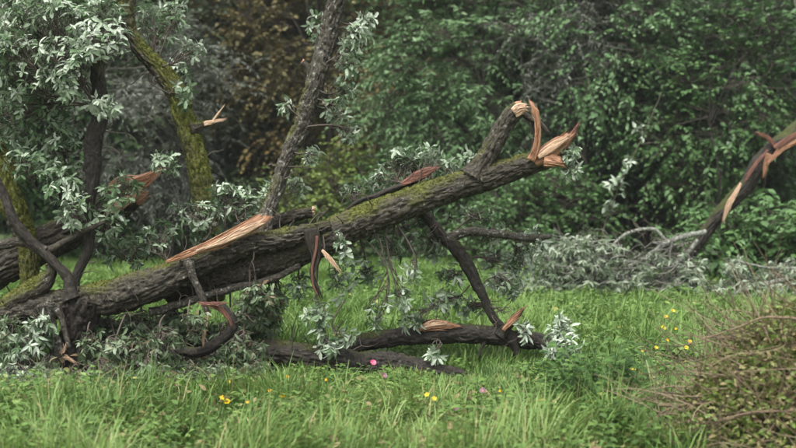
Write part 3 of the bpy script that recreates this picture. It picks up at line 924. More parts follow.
plimb('branch', oak, [(188, 262, 9), (194, 278, 8), (202, 296, 7), (208, 314, 6)], 9.88, mat='bark_grey', moss=-.3)
plimb('branch', oak, [(150, 312, 7), (185, 303, 8), (222, 291, 8), (262, 282, 8), (300, 266, 7)], 10.05, mat='bark_grey', moss=-.3)
# drooping limb under the raised trunk
low = plimb('drooping_limb', oak, [(414, 204, 15), (428, 218, 16), (442, 236, 18), (461, 262, 18), (478, 288, 16), (492, 312, 14), (508, 336, 14), (520, 362, 12)], 10.45, mat='bark_dark', side=22, moss=0, thick=.68, lump=.18, wob=1.3)
plimb('branch', low, [(446, 240, 9), (462, 234, 10), (482, 233, 10), (505, 235, 9), (530, 239, 7), (552, 236, 5)], 10.45, mat='bark_grey', moss=-.2)
# peeled strips hanging at the fork
splinter('peeled_strip', oak, [(317, 236, 3), (316, 250, 3), (312, 268, 2.6), (313, 285, 2.2), (317, 294, 1.5)], 9.8, 'wood_red', squash=.5)
splinter('peeled_strip', oak, [(322, 250, 3), (330, 259, 5), (338, 269, 2)], 9.82, 'wood_pale', squash=.5)
splinter('peeled_strip', oak, [(311, 228, 14), (313, 243, 12), (316, 258, 8), (312, 274, 4), (318, 290, 3)], 9.84, 'bark', squash=.5)

# ------------------------------------------------------------------ other fallen timber
lg = thing('broken_log', 'thick dark log at left behind the trunk with torn pinkish end', 'log', W(40, 290, 10.8) * [1, 1, 0])
lgb = plimb('log_bark', lg, [(-110, 330, 44), (-60, 303, 42), (0, 270, 38), (40, 248, 36), (80, 227, 34), (115, 207, 30), (132, 196, 26)], 10.8, moss=0, side=12, lump=.12, torn_end=.12)
splinter('splinter', lgb, [(112, 200, 14), (130, 190, 18), (146, 180, 12), (158, 171, 2)], 10.65, squash=.35, ref=VIEW)
splinter('splinter', lgb, [(108, 190, 8), (122, 183, 14), (140, 180, 9), (152, 176, 2)], 10.7, 'wood', squash=.35, ref=VIEW, torn_end=.05)
splinter('splinter', lgb, [(104, 210, 8), (118, 205, 12), (134, 194, 9), (140, 188, 3)], 10.62, 'wood_pale', squash=.35, ref=VIEW)

ml = thing('mossy_standing_limb', 'mossy crooked limb rising behind the trunk with a pale splinter', 'broken limb', W(212, 270, 10.6) * [1, 1, 0])
mlb = plimb('limb_bark', ml, [(214, 300, 26), (212, 250, 26), (206, 205, 25), (200, 175, 25), (194, 148, 26), (188, 122, 23), (180, 98, 22), (164, 76, 22), (143, 54, 20), (130, 32, 17), (126, 6, 18), (124, -30, 16), (118, -70, 14)], 10.6, thick=.88, side=20, lump=.13, moss=.85)
plimb('branch_stub', mlb, [(192, 128, 14), (202, 125, 9), (209, 123, 6)], 10.55, moss=.5)
splinter('splinter', mlb, [(204, 124, 5), (213, 122, 4), (221, 120, 1.5)], 10.52, 'wood_pale')
splinter('splinter', mlb, [(212, 122, 3), (217, 115, 2.6), (223, 107, 1)], 10.52, 'wood_pale')

hm = thing('mossy_limb', 'thick moss covered limb at the left edge', 'broken limb', W(20, 260, 10.5) * [1, 1, 0])
plimb('limb_bark', hm, [(-40, 90, 26), (-18, 140, 28), (2, 175, 28), (16, 200, 25), (24, 225, 22), (28, 250, 20), (30, 290, 20), (31, 360, 20)], 10.5, lump=.13, moss=1.0)

ll = thing('fallen_log', 'rough dark log lying in the grass below the trunk', 'log', G(330, 374))
plimb('log_bark', ll, [(205, 352, 24, 10.1), (240, 354, 31, 10.1), (285, 357, 33, 10.1), (330, 360, 31, 10.1), (370, 363, 29, 10.1), (405, 368, 25, 10.1), (440, 375, 20, 10.05), (475, 379, 15, 10.05)], bark=.018, moss=-.05, thick=.9, wob=.9, lump=.16, side=14, mat='bark_dark', torn_end=.05)

fb = thing('fallen_branch', 'dark fallen branch with a torn orange patch across the meadow', 'branch', G(450, 362))
fbb = plimb('branch_bark', fb, [(300, 356, 14, 10.45), (335, 348, 17, 10.45), (370, 342, 18, 10.45), (405, 337, 19, 10.45), (440, 332, 20, 10.45), (478, 333, 19, 10.45), (515, 339, 18, 10.45), (543, 343, 16, 10.4), (556, 358, 13, 10.3), (572, 370, 11, 10.2), (586, 377, 8, 10.15)], moss=0, mat='bark_dark', side=16, lump=.13)
splinter('torn_wood', fbb, [(419, 330, 4), (430, 326, 10), (444, 325, 9), (455, 326, 3)], 10.37, 'wood', squash=.4, ref=(0, -1, .7))
splinter('torn_wood', fbb, [(424, 326, 4), (434, 323, 6), (446, 323, 4)], 10.36, 'wood_pale', squash=.4, ref=(0, -1, .7))
splinter('torn_wood', fbb, [(420, 324, 3), (428, 322, 5), (436, 321, 3)], 10.42, 'wood_red', squash=.5)
sb_ = plimb('branch_stub', fbb, [(500, 336, 12), (508, 327, 10), (516, 317, 8), (523, 309, 4)], 10.4, mat='bark_dark', moss=-.5)
splinter('splinter', fbb, [(503, 330, 4), (512, 320, 6), (522, 310, 2)], 10.34, 'wood', squash=.4)
plimb('branch', fbb, [(512, 340, 10), (517, 352, 9), (521, 362, 8), (527, 372, 6)], 10.4, mat='bark_dark', moss=-.5)
plimb('twig', fbb, [(487, 338, 4), (482, 348, 3), (479, 356, 2)], 10.4, mat='bark_dark', moss=-1)

cb = thing('curled_branch', 'curled dark branch with red torn end under the trunk', 'branch', G(190, 366))
cbb = plimb('branch_bark', cb, [(140, 350, 10), (165, 353, 13), (192, 350, 13), (215, 343, 14), (228, 331, 14), (231, 319, 13), (225, 309, 12), (218, 304, 10)], 9.85, mat='bark_dark', moss=-.2, thick=.78, wob=1.1, lump=.18, side=10)
splinter('splinter', cbb, [(232, 326, 3), (227, 315, 5), (216, 306, 5), (202, 303, 2)], 9.77, 'wood_red', squash=.4)
splinter('splinter', cbb, [(200, 303, 3), (212, 304, 5), (224, 303, 2)], 9.75, 'wood_red', squash=.5)
splinter('splinter', cbb, [(208, 312, 2), (206, 325, 3), (203, 338, 3.5), (203, 344, 2)], 9.76, 'wood_pale', squash=.5)
bs = thing('branch_piece', 'short pinkish broken branch end in the grass at lower right', 'branch', G(650, 412))
plimb('branch_bark', bs, [(626, 396, 8), (640, 402, 9), (656, 406, 9), (675, 409, 7)], 8.72, mat='bark_grey', moss=-1, torn_end=.04)
splinter('splinter', bs, [(632, 396, 4), (650, 402, 6), (672, 407, 3)], 8.68, 'wood', squash=.5)

# ------------------------------------------------------------------ oak leaf sprays
LEAF_PARTS = []


def spray(parent, cx, cy, rx, ry, Y, dy, nros, seed, anchor=None, tb=0.0, lm='oak_leaf', lsize=.064, tpl=OAK, twig='twig', parts=0, nl=8, name='leafy_spray', down=0.15):
    """a bunch of leafy twigs filling an ellipse of the picture at distance Y; rosettes of lobed leaves at twig ends"""
    r = np.random.default_rng(seed * 13 + 5)
    c = W(cx, cy, Y)
    sx, sz = rx * Y / FPX, ry * Y / FPX
    u = rvec(nros, r) * (r.uniform(.15, 1, nros) ** .5)[:, None]
    tips = c + u * [sx, dy, sz]
    tips[:, 2] = np.maximum(tips[:, 2], .05)
    an = W(*anchor) if anchor else c + np.array([0, 0, -sz * .8])
    bend = r.normal(0, .06, 3) * min(1, np.linalg.norm(c - an) / .4)
    A = Acc()
    v = sticks(an[None], c[None], [.008], [.004], np.array([.5]), bend=bend[None], k=8, sides=5)
    A.add(v[0], v[1], tint=v[2])
    tt = r.uniform(.35, 1, nros)
    st = an + (c - an) * tt[:, None] + bend * (4 * tt * (1 - tt))[:, None]
    mid = st + (tips - st) * r.uniform(.45, .65, nros)[:, None] + r.normal(0, .03, (nros, 3))
    v = sticks(st, mid, np.full(nros, .004), np.full(nros, .003), r.uniform(0, 1, nros), bend=r.normal(0, .02, (nros, 3)), k=4, sides=4)
    A.add(v[0], v[1], tint=v[2])
    v = sticks(mid, tips, np.full(nros, .003), np.full(nros, .0018), r.uniform(0, 1, nros), bend=r.normal(0, .02, (nros, 3)), k=4, sides=4)
    A.add(v[0], v[1], tint=v[2])
    tw = A.build('twigs', M[twig], parent)
    tw.name = name
    stuff(tw)
    # leaves: terminal rosette plus a few along the twig
    n = nros * nl
    td = nrm(tips - mid)
    ti = np.repeat(np.arange(nros), nl)
    a = np.tile(np.arange(nl) * 2 * PI / nl, nros) + r.normal(0, .3, n)
    h = np.array([[0, 0, 1.0]])
    U = nrm(np.cross(td, h + rvec(nros, r) * .2)); Vv = np.cross(td, U)
    op = r.uniform(.5, 1.25, n)
    X = td[ti] * np.cos(op)[:, None] + (U[ti] * np.cos(a)[:, None] + Vv[ti] * np.sin(a)[:, None]) * np.sin(op)[:, None]
    X[:, 2] -= down
    Zv = td[ti] + r.normal(0, .3, (n, 3)) + [0, -.1, .35]
    back_ = np.where(np.tile(np.arange(nl), nros) >= nl - 2, r.uniform(.02, .1, n), r.uniform(0, .02, n))
    pos = tips[ti] - td[ti] * back_[:, None]
    s = lsize * r.uniform(.45, 1.25, n)
    tint = np.clip(.54 + tb + np.repeat(r.normal(0, .2, nros), nl) + r.normal(0, .2, n), 0, 1)
    tint = np.minimum(tint, 1.0)
    k = np.ones(n, bool)
    if parts:
        idx = np.argsort(pos[:, 1])[:parts]
        k[idx] = False
        for q in idx:
            LEAF_PARTS.append((tw, pos[q], X[q], Zv[q], s[q], tint[q], lm))
    A = Acc()
    ks = np.where(k)[0]
    tps = [SLIM, SLIM2, OAK2] if tpl is OAK or tpl is OAK2 else [tpl, SLIM2]
    for q_, tp_ in enumerate(tps):
        kk_ = ks[q_::len(tps)]
        if len(kk_):
            v = scatter(tp_, pos[kk_], X[kk_], Zv[kk_], s[kk_], tint[kk_]); A.add(v[0], v[1], tint=v[2])
    lo = A.build('leaves', M[lm], tw)
    stuff(lo)
    return tw


S = []
# upper left crown: (cx,cy,rx,ry,Y,dy,n,tint)
UL = [(20, 20, 40, 30, 10.2, .3, 22, .12), (70, 25, 40, 28, 10.3, .3, 22, .1), (100, 38, 34, 22, 9.9, .2, 18, .25), (60, 60, 36, 26, 9.8, .25, 22, .22),
      (15, 70, 32, 30, 10.0, .3, 18, .0), (40, 105, 40, 24, 10.3, .3, 18, -.1), (62, 84, 26, 16, 9.8, .2, 12, .25), (10, 120, 26, 30, 10.4, .3, 14, -.15),
      (60, 145, 34, 24, 10.3, .25, 14, -.1), (105, 105, 16, 10, 9.85, .12, 5, .3), (30, 165, 26, 22, 10.0, .2, 9, .0), (60, 185, 22, 22, 9.95, .2, 9, .05),
      (118, 190, 20, 20, 10.1, .2, 9, -.05), (75, 208, 20, 20, 9.9, .15, 9, .1), (105, 225, 24, 18, 10.1, .2, 9, .05), (160, 25, 28, 22, 11.0, .2, 14, .05),
      (175, 15, 18, 18, 10.7, .2, 8, .1), (192, 48, 14, 9, 10.5, .1, 5, .28), (178, 72, 14, 12, 10.75, .1, 6, .15), (183, 95, 10, 14, 10.45, .1, 4, .1), (104, 10, 20, 18, 10.4, .2, 10, .1),
      (165, 165, 16, 14, 10.2, .15, 5, .1), (45, 5, 40, 15, 10.0, .3, 14, .1), (5, 40, 24, 24, 9.8, .2, 12, .1)]
for i_, (cx, cy, rx, ry, Y_, dy, n_, tb) in enumerate(UL):
    an = (97, 105, 10.1) if cx < 110 and cy < 140 else ((cx + 5, cy + 22, Y_ + .05) if cx < 140 else None)
    if 140 <= cx and cy < 110: an = (155, 66, 10.65)
    spray(oak, cx, cy, rx, ry, Y_, dy, int(n_ * 3.0), i_, an, tb, parts=8 if i_ in (2, 3, 6, 9, 17) else 4)
MID = [(195, 215, 28, 18, 10.35, .15, 12, .1, (205, 240, 10.3)), (240, 205, 26, 20, 10.4, .15, 12, .15, (250, 235, 10.3)), (225, 190, 16, 10, 10.4, .1, 6, .2, (225, 225, 10.35)),
       (160, 235, 26, 16, 10.3, .15, 10, .0, (170, 265, 10.2)), (125, 250, 30, 18, 10.3, .2, 11, .0, (130, 285, 10.2)), (355, 35, 16, 16, 10.3, .1, 7, .28, (328, 50, 10.3)),
       (348, 60, 12, 18, 10.25, .1, 7, .2, (318, 72, 10.3)), (345, 88, 10, 12, 10.3, .1, 5, .15, (314, 84, 10.3)), (336, 110, 12, 14, 10.28, .1, 6, .2, (306, 108, 10.3)),
       (316, 30, 8, 20, 10.35, .1, 5, .2, (330, 30, 10.3)), (370, 20, 8, 6, 10.3, .06, 3, .35, (336, 20, 10.3)), (315, 155, 10, 8, 10.25, .06, 3, .3, (290, 150, 10.3)), (285, 105, 5, 8, 10.3, .05, 2, .2, (302, 120, 10.3)),
       (395, 160, 24, 14, 10.5, .15, 11, .15, (415, 190, 10.3)), (430, 160, 20, 14, 10.5, .12, 8, .1, (430, 190, 10.3)), (380, 180, 14, 12, 10.5, .1, 5, .05, (400, 200, 10.3)),
       (465, 160, 10, 8, 10.4, .08, 4, .15, (475, 175, 10.3)), (570, 152, 9, 12, 10.05, .08, 5, .3, (562, 152, 10.1)), (570, 172, 9, 9, 10.05, .08, 5, .25, (574, 156, 10.1)),
       (430, 240, 22, 22, 10.6, .15, 10, .0, (440, 240, 10.5)), (475, 215, 30, 14, 10.6, .12, 9, -.05, (450, 235, 10.5)), (535, 242, 16, 14, 10.5, .1, 8, .3, (528, 239, 10.45)),
       (500, 262, 24, 14, 10.6, .12, 8, .1, (465, 262, 10.45)), (510, 285, 22, 14, 10.5, .12, 9, .15, (480, 290, 10.45)), (470, 305, 22, 10, 10.6, .1, 7, .1, (488, 305, 10.45)),
       (450, 275, 14, 14, 10.55, .1, 5, .05, (465, 268, 10.45)), (345, 255, 8, 10, 9.9, .06, 3, .3, (345, 240, 10.0)), (340, 240, 5, 6, 9.85, .05, 2, .3, (342, 236, 10.0)),
       (400, 300, 14, 14, 10.1, .1, 5, .1, (385, 225, 10.1)), (410, 275, 10, 14, 10.1, .08, 3, .15, (395, 222, 10.1)), (375, 320, 10, 12, 10.1, .08, 4, .1, (360, 235, 10.1)), (318, 320, 14, 16, 9.9, .08, 7, .15, (318, 262, 9.9)),
       (325, 348, 12, 10, 9.9, .08, 6, .2, (322, 320, 9.9)), (350, 335, 10, 10, 9.95, .08, 3, .1, (345, 300, 9.95)),
       (560, 330, 14, 18, 10.2, .12, 11, .35, (565, 365, 10.25)), (568, 352, 14, 16, 10.1, .12, 10, .3, (570, 370, 10.2)), (550, 345, 10, 12, 10.1, .1, 5, .3, (560, 365, 10.2)),
       (525, 330, 8, 8, 10.3, .05, 3, .2, (530, 342, 10.4)), (435, 355, 8, 6, 10.0, .05, 2, .2, (430, 340, 10.4)),
       (300, 285, 12, 16, 10.2, .1, 5, .0, (300, 262, 10.2)), (340, 285, 14, 18, 10.2, .1, 5, .05, (335, 250, 10.2)), (365, 270, 14, 18, 10.3, .1, 5, .05, (360, 240, 10.2)), (390, 250, 18, 16, 10.4, .12, 7, .0, (395, 222, 10.2)),
       (410, 320, 14, 12, 10.4, .1, 5, .15, (440, 300, 10.5)), (440, 300, 16, 12, 10.5, .1, 6, .15, (470, 285, 10.5)), (520, 265, 20, 12, 10.6, .1, 7, .1, (500, 240, 10.5)), (490, 235, 26, 10, 10.6, .1, 7, .05, (480, 236, 10.5)), (415, 215, 20, 10, 10.6, .1, 6, -.05, (420, 215, 10.5)),
       (355, 190, 18, 12, 10.5, .1, 6, .05, (360, 215, 10.3)), (410, 165, 20, 16, 10.6, .12, 9, .2, (420, 195, 10.3)), (450, 170, 14, 10, 10.5, .1, 5, .15, (450, 185, 10.3)), (270, 195, 14, 12, 10.5, .1, 5, .1, (270, 220, 10.4)), (300, 185, 10, 10, 10.5, .08, 3, .1, (280, 190, 10.4)), (350, 130, 8, 10, 10.35, .06, 3, .2, (300, 128, 10.3)), (210, 240, 22, 12, 10.4, .12, 8, .0, (205, 262, 10.3))]
for i_, (cx, cy, rx, ry, Y_, dy, n_, tb, an) in enumerate(MID):
    spray(fb if cx > 515 and cy > 320 else oak, cx, cy, rx, ry, Y_, dy, int(n_ * 2.7), 60 + i_, an, tb, parts=6 if n_ < 8 else 9, lsize=.064, tpl=NARROW if cx > 520 and cy > 300 else OAK)
# tangle of drooping foliage under the trunk and at lower left
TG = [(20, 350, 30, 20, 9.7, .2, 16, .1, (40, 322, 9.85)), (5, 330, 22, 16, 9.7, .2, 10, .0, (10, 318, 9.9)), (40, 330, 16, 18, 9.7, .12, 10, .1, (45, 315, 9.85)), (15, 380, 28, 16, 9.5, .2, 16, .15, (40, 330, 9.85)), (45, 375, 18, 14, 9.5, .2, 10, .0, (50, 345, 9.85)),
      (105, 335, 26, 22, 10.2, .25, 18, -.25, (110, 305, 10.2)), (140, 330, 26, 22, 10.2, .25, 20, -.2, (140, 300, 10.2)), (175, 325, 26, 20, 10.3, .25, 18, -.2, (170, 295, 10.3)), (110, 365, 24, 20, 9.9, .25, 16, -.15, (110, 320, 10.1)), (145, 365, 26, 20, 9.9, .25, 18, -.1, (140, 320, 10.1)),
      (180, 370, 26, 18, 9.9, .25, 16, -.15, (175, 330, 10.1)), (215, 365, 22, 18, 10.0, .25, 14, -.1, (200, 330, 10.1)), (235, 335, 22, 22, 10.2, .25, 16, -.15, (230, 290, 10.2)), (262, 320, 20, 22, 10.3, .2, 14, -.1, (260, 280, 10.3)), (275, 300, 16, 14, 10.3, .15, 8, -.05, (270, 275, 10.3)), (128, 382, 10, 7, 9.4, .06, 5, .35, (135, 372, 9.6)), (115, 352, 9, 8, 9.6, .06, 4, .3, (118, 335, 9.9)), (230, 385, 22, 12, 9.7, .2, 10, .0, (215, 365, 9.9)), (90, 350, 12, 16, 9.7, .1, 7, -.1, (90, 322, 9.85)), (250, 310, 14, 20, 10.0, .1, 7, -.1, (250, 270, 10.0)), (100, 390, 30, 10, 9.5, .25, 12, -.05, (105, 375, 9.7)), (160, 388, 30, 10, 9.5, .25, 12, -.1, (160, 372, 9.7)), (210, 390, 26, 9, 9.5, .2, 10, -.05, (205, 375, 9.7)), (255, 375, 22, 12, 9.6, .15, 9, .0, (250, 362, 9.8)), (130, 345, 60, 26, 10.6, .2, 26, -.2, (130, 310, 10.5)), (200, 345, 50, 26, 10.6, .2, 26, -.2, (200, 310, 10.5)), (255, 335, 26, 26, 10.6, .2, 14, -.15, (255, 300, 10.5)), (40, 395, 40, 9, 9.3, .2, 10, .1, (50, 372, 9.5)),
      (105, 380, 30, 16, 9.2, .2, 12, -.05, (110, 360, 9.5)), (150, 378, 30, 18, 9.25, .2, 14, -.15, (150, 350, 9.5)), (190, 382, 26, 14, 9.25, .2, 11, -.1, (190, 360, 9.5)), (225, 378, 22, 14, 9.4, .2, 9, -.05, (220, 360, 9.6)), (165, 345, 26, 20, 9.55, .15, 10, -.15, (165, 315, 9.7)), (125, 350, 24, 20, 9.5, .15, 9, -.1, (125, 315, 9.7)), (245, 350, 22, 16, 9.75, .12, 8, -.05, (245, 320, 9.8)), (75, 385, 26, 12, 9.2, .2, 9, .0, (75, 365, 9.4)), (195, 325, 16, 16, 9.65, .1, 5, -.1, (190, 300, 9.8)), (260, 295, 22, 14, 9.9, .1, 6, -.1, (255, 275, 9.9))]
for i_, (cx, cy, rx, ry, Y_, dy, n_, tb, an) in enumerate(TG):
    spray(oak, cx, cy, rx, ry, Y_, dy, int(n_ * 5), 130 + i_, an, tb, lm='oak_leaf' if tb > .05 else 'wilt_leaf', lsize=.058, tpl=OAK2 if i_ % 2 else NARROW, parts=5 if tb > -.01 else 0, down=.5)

# the leaves nearest the camera are objects of their own
cache = {}
for (pa, p, X_, Z_, s_, ti_, lm) in sorted(LEAF_PARTS, key=lambda q: q[1][1])[:300]:
    key = (lm, int(ti_ * 5))
    if key not in cache:
        Vl, Fl = SLIM
        lo = mesh('leaf', Vl, Fl, M[lm], None, {'tint': np.full(len(Vl), (key[1] + .5) / 5)})
        cache[key] = lo.data
    else:
        lo = bpy.data.objects.new('leaf', cache[key]); COL.objects.link(lo)
    X_ = X_ / np.linalg.norm(X_)
    Z_ = Z_ - X_ * np.dot(Z_, X_); Z_ /= np.linalg.norm(Z_)
    Y_ = np.cross(Z_, X_)
    lo.parent = pa
    p = p - origin(pa)
    mw = Matrix(((X_[0] * s_, Y_[0] * s_, Z_[0] * s_, p[0]), (X_[1] * s_, Y_[1] * s_, Z_[1] * s_, p[1]), (X_[2] * s_, Y_[2] * s_, Z_[2] * s_, p[2]), (0, 0, 0, 1)))
    lo.matrix_basis = mw

# moss as short fuzz on the upper sides
byp = {}
for (V, F, mo, par) in MOSSY:
    fm = mo[F].mean(1)
    q = np.where(fm * rng.uniform(.3, 1.3, len(fm)) > .5)[0]
    if not len(q): continue
    Vf = V[F[q]]
    ar = np.linalg.norm(np.cross(Vf[:, 1] - Vf[:, 0], Vf[:, 3] - Vf[:, 0]), axis=1)
    n = int(min(20000, ar.sum() * 22000))
    if n < 5: continue
    pick = rng.choice(len(q), n, p=ar / ar.sum())
    w = rng.dirichlet([1, 1, 1, 1], n)
    pos = (Vf[pick] * w[..., None]).sum(1)
    nr = nrm(np.cross(Vf[pick, 1] - Vf[pick, 0], Vf[pick, 3] - Vf[pick, 0]))
    X_ = nr + rvec(n) * .7
    cl = fbm(pos * 30, 2)
    v = scatter(DIAMOND, pos - nr * .002, X_, rvec(n), .005 + .012 * rng.uniform(0, 1, n) * cl * 1.3, np.clip(cl + rng.normal(0, .2, n), 0, 1))
    root = par
    while root.parent is not None: root = root.parent
    byp.setdefault(root.name, (root, Acc()))[1].add(v[0], v[1], tint=v[2])
for nm_, (root, A) in byp.items():
    stuff(A.build('moss', M['moss'], root))

# ------------------------------------------------------------------ right: leaning torn tree with its fallen grey branches
bt = thing('torn_leaning_tree', 'leaning broken tree at right with orange torn wood and grey fallen branches', 'broken tree', G(690, 285) * [1, 1, 0])
DY = 16.0
btt = plimb('trunk', bt, [(890, 78, 24), (840, 108, 24), (806, 130, 24), (786, 142, 23), (770, 154, 17), (752, 176, 20), (738, 194, 19), (722, 214, 18), (704, 236, 17), (688, 256, 14), (668, 282, 11), (656, 302, 9)], DY, mat='bark_dark', moss=.15, step=.03, thick=.8, side=20, wob=.6, lump=.2)
splinter('torn_wood', btt, [(815, 130, 6), (798, 139, 9), (784, 147, 7), (770, 161, 2)], DY - .16, 'wood', squash=.4)
splinter('torn_wood', btt, [(741, 183, 3), (735, 194, 5), (728, 206, 5), (724, 219, 2)], DY - .16, 'wood_pale', squash=.4)
splinter('torn_wood', btt, [(768, 150, 2), (756, 164, 3), (746, 180, 2)], DY - .14, 'wood_red', squash=.4)
splinter('splinter', btt, [(770, 154, 7), (766, 164, 5), (764, 174, 2)], DY - .1, 'wood', squash=.5)
splinter('splinter', btt, [(776, 146, 5), (768, 138, 4), (760, 134, 2)], DY - .1, 'wood_red', squash=.5)
splinter('torn_wood', btt, [(774, 148, 4), (790, 138, 6), (806, 128, 4)], DY - .18, 'wood_red', squash=.4)
GB = [[(706, 232, 9), (685, 236, 10), (660, 248, 9), (635, 264, 8), (605, 280, 5)], [(698, 240, 8), (685, 256, 8), (668, 270, 8), (655, 288, 7), (648, 302, 4)],
      [(668, 244, 6), (655, 230, 6), (635, 231, 6), (618, 240, 5), (606, 256, 4), (600, 275, 3)], [(676, 262, 6), (662, 276, 5), (648, 282, 5), (640, 300, 4)],
      [(640, 262, 5), (618, 262, 5), (595, 270, 4), (575, 285, 3)], [(615, 240, 3), (590, 242, 3), (560, 245, 2.5), (545, 250, 2)], [(640, 300, 4), (655, 285, 4), (668, 282, 4), (684, 270, 2)]]
for g_ in GB:
    plimb('fallen_bough', bt, g_, DY - .4, thick=.62, side=16, mat='bark_lichen', moss=-.4, step=.03, bark=.003)
r_ = np.random.default_rng(77)
n = 300
a0 = np.array([W(r_.uniform(548, 700), r_.uniform(240, 296), r_.uniform(15.2, 16.2)) for _ in range(n)])
b0 = a0 + rvec(n, r_) * r_.uniform(.15, .55, n)[:, None] * [1, .5, .45]
b0[:, 2] = np.clip(b0[:, 2], .02, None)
v = sticks(a0, b0, np.full(n, .008), np.full(n, .003), r_.uniform(.2, 1, n), bend=r_.normal(0, .05, (n, 3)), k=5, sides=4)
stuff(mesh('fallen_twigs', v[0], v[1], M['twig_grey'], bt, {'tint': v[2]}))
for i_, (cx, cy, rx, ry, n_) in enumerate([(575, 264, 26, 16, 60), (595, 290, 36, 16, 90), (630, 285, 30, 18, 80), (560, 295, 30, 14, 60), (665, 298, 30, 12, 60), (620, 303, 44, 9, 60), (545, 280, 18, 16, 34), (520, 298, 26, 10, 40), (650, 268, 24, 12, 34), (605, 258, 20, 12, 28), (690, 290, 18, 14, 34), (500, 290, 18, 9, 16), (580, 275, 50, 26, 60), (640, 290, 50, 24, 60), (700, 300, 40, 12, 40), (590, 312, 50, 8, 40), (540, 262, 22, 12, 24), (575, 250, 24, 10, 24), (690, 272, 22, 14, 24)]):
    spray(bt, cx, cy - 7, rx, ry * 1.15, DY - .5, .4, n_, 200 + i_, (cx + 15, cy - 4, DY - .4), .08, 'silver_leaf', .075, NARROW, 'twig_grey', nl=8, down=.4)
pile = thing('brushwood_pile', 'heap of grey wilted leafy branches at the right edge of the meadow', 'brushwood', G(755, 310))
for i_, (cx, cy, rx, ry, n_) in enumerate([(745, 286, 26, 14, 50), (780, 282, 26, 16, 50), (715, 296, 24, 10, 36), (760, 300, 40, 9, 40), (815, 285, 26, 18, 40), (735, 270, 14, 9, 14), (785, 268, 18, 8, 16)]):
    spray(pile, cx, cy - 4, rx, ry * 1.2, 15.2, .4, n_, 220 + i_, (cx + 5, cy + 8, 15.2), .12, 'silver_leaf', .08, NARROW, 'twig_grey', nl=8, down=.4, name='leafy_branch')
for g_ in [[(690, 308, 4), (720, 298, 5), (750, 288, 5), (790, 278, 4)], [(700, 300, 3), (740, 296, 4), (775, 296, 4), (810, 290, 3)], [(800, 268, 2.5), (770, 268, 2.5), (740, 262, 2)]]:
    plimb('branch', pile, g_, 15.0, mat='bark_lichen', moss=-1, step=.04, bark=.002)

# long green climbing shoots hanging before the ivy covered tree
vn = thing('hanging_shoot', 'long thin hanging shoot with pale leaves in front of the ivy tree', 'vine', G(600, 275))
plimb('stem', vn, [(662, 92, 2.2), (648, 125, 2.4), (634, 155, 2.4), (618, 190, 2.4), (605, 225, 2.2), (598, 262, 2)], 17.5, thick=.6, mat='bark_grey', moss=.6, step=.05, bark=0, fuzz=False)
for i_, (cx, cy, rx, ry, n_) in enumerate([(628, 160, 6, 12, 6), (617, 185, 10, 14, 10), (640, 130, 5, 10, 3), (610, 205, 6, 8, 4)]):
    spray(vn, cx, cy, rx, ry, 17.4, .1, n_, 240 + i_, (cx + 2, cy, 17.5), .35, 'oak_leaf', .09, OVATE, nl=6)


# ------------------------------------------------------------------ brown brush heap, lower right
heap = thing('brush_heap', 'heap of bare brown twigs and dry leaves at the lower right corner', 'brushwood', G(770, 440))
r_ = np.random.default_rng(5)
hc = HEAP


def dome(n, k=1.0):
    a = r_.uniform(0, 2 * PI, n); q = np.sqrt(r_.uniform(0, 1, n))
    x, y = np.cos(a) * q * .8, np.sin(a) * q * .9
    z = np.maximum(.04, .8 * (1 - q ** 2) * r_.uniform(.25, 1, n) ** .5 * k)
    return hc + np.stack([x, y, z], -1)


for q in range(22):
    a0 = dome(1, 1.12)[0]
    an = r_.uniform(-.5, .5) + (PI if r_.random() < .8 else 0)
    L = r_.uniform(.5, 1.0)
    d = np.array([math.cos(an), math.sin(an) * .7, r_.uniform(-.2, .25)])
    P = np.array([a0 - d * L * .5, a0 - d * L * .15 + r_.normal(0, .03, 3), a0 + d * L * .2 + r_.normal(0, .03, 3), a0 + d * L * .5 + [0, 0, -.06]])
    P[:, 2] = np.maximum(P[:, 2], .03)
    rr = r_.uniform(.006, .012)
    V, F, wf, A = tube(P, [rr, rr * .85, rr * .6, rr * .3], step=.04, seg=8, bark=.001)
    mesh('branch', V, F, M['twig_brown'], heap, {'tint': np.full(len(V), r_.uniform(0, 1))})
n = 1000
a0 = dome(n, 1.08)
d = rvec(n, r_) * [1, .7, .7] + [-.3, 0, .25]
b0 = a0 + nrm(d) * r_.uniform(.15, .6, n)[:, None]
b0[:, 2] = np.maximum(b0[:, 2], .02)
v = sticks(a0, b0, np.full(n, .0032), np.full(n, .0015), r_.uniform(0, 1, n), bend=r_.normal(0, .035, (n, 3)), k=5, sides=4)
stuff(mesh('twigs', v[0], v[1], M['twig_brown'], heap, {'tint': v[2]}))
n = 12000
p = dome(n, 1.06)
v = scatter(OVATE, p, rvec(n, r_) * [1, 1, .5], rvec(n, r_) + [0, 0, .8], r_.uniform(.02, .04, n), r_.uniform(0, 1, n))
stuff(mesh('dry_leaves', v[0], v[1], M['dry_leaf'], heap, {'tint': v[2]}))
n = 9000
p = dome(n, 1.08)
v = scatter(OVATE, p, rvec(n, r_) * [1, 1, .5] + [0, 0, .3], rvec(n, r_) + [0, 0, .8], r_.uniform(.025, .05, n), r_.uniform(0, .7, n))
stuff(mesh('green_leaves', v[0], v[1], M['lime_leaf'], heap, {'tint': v[2]}))


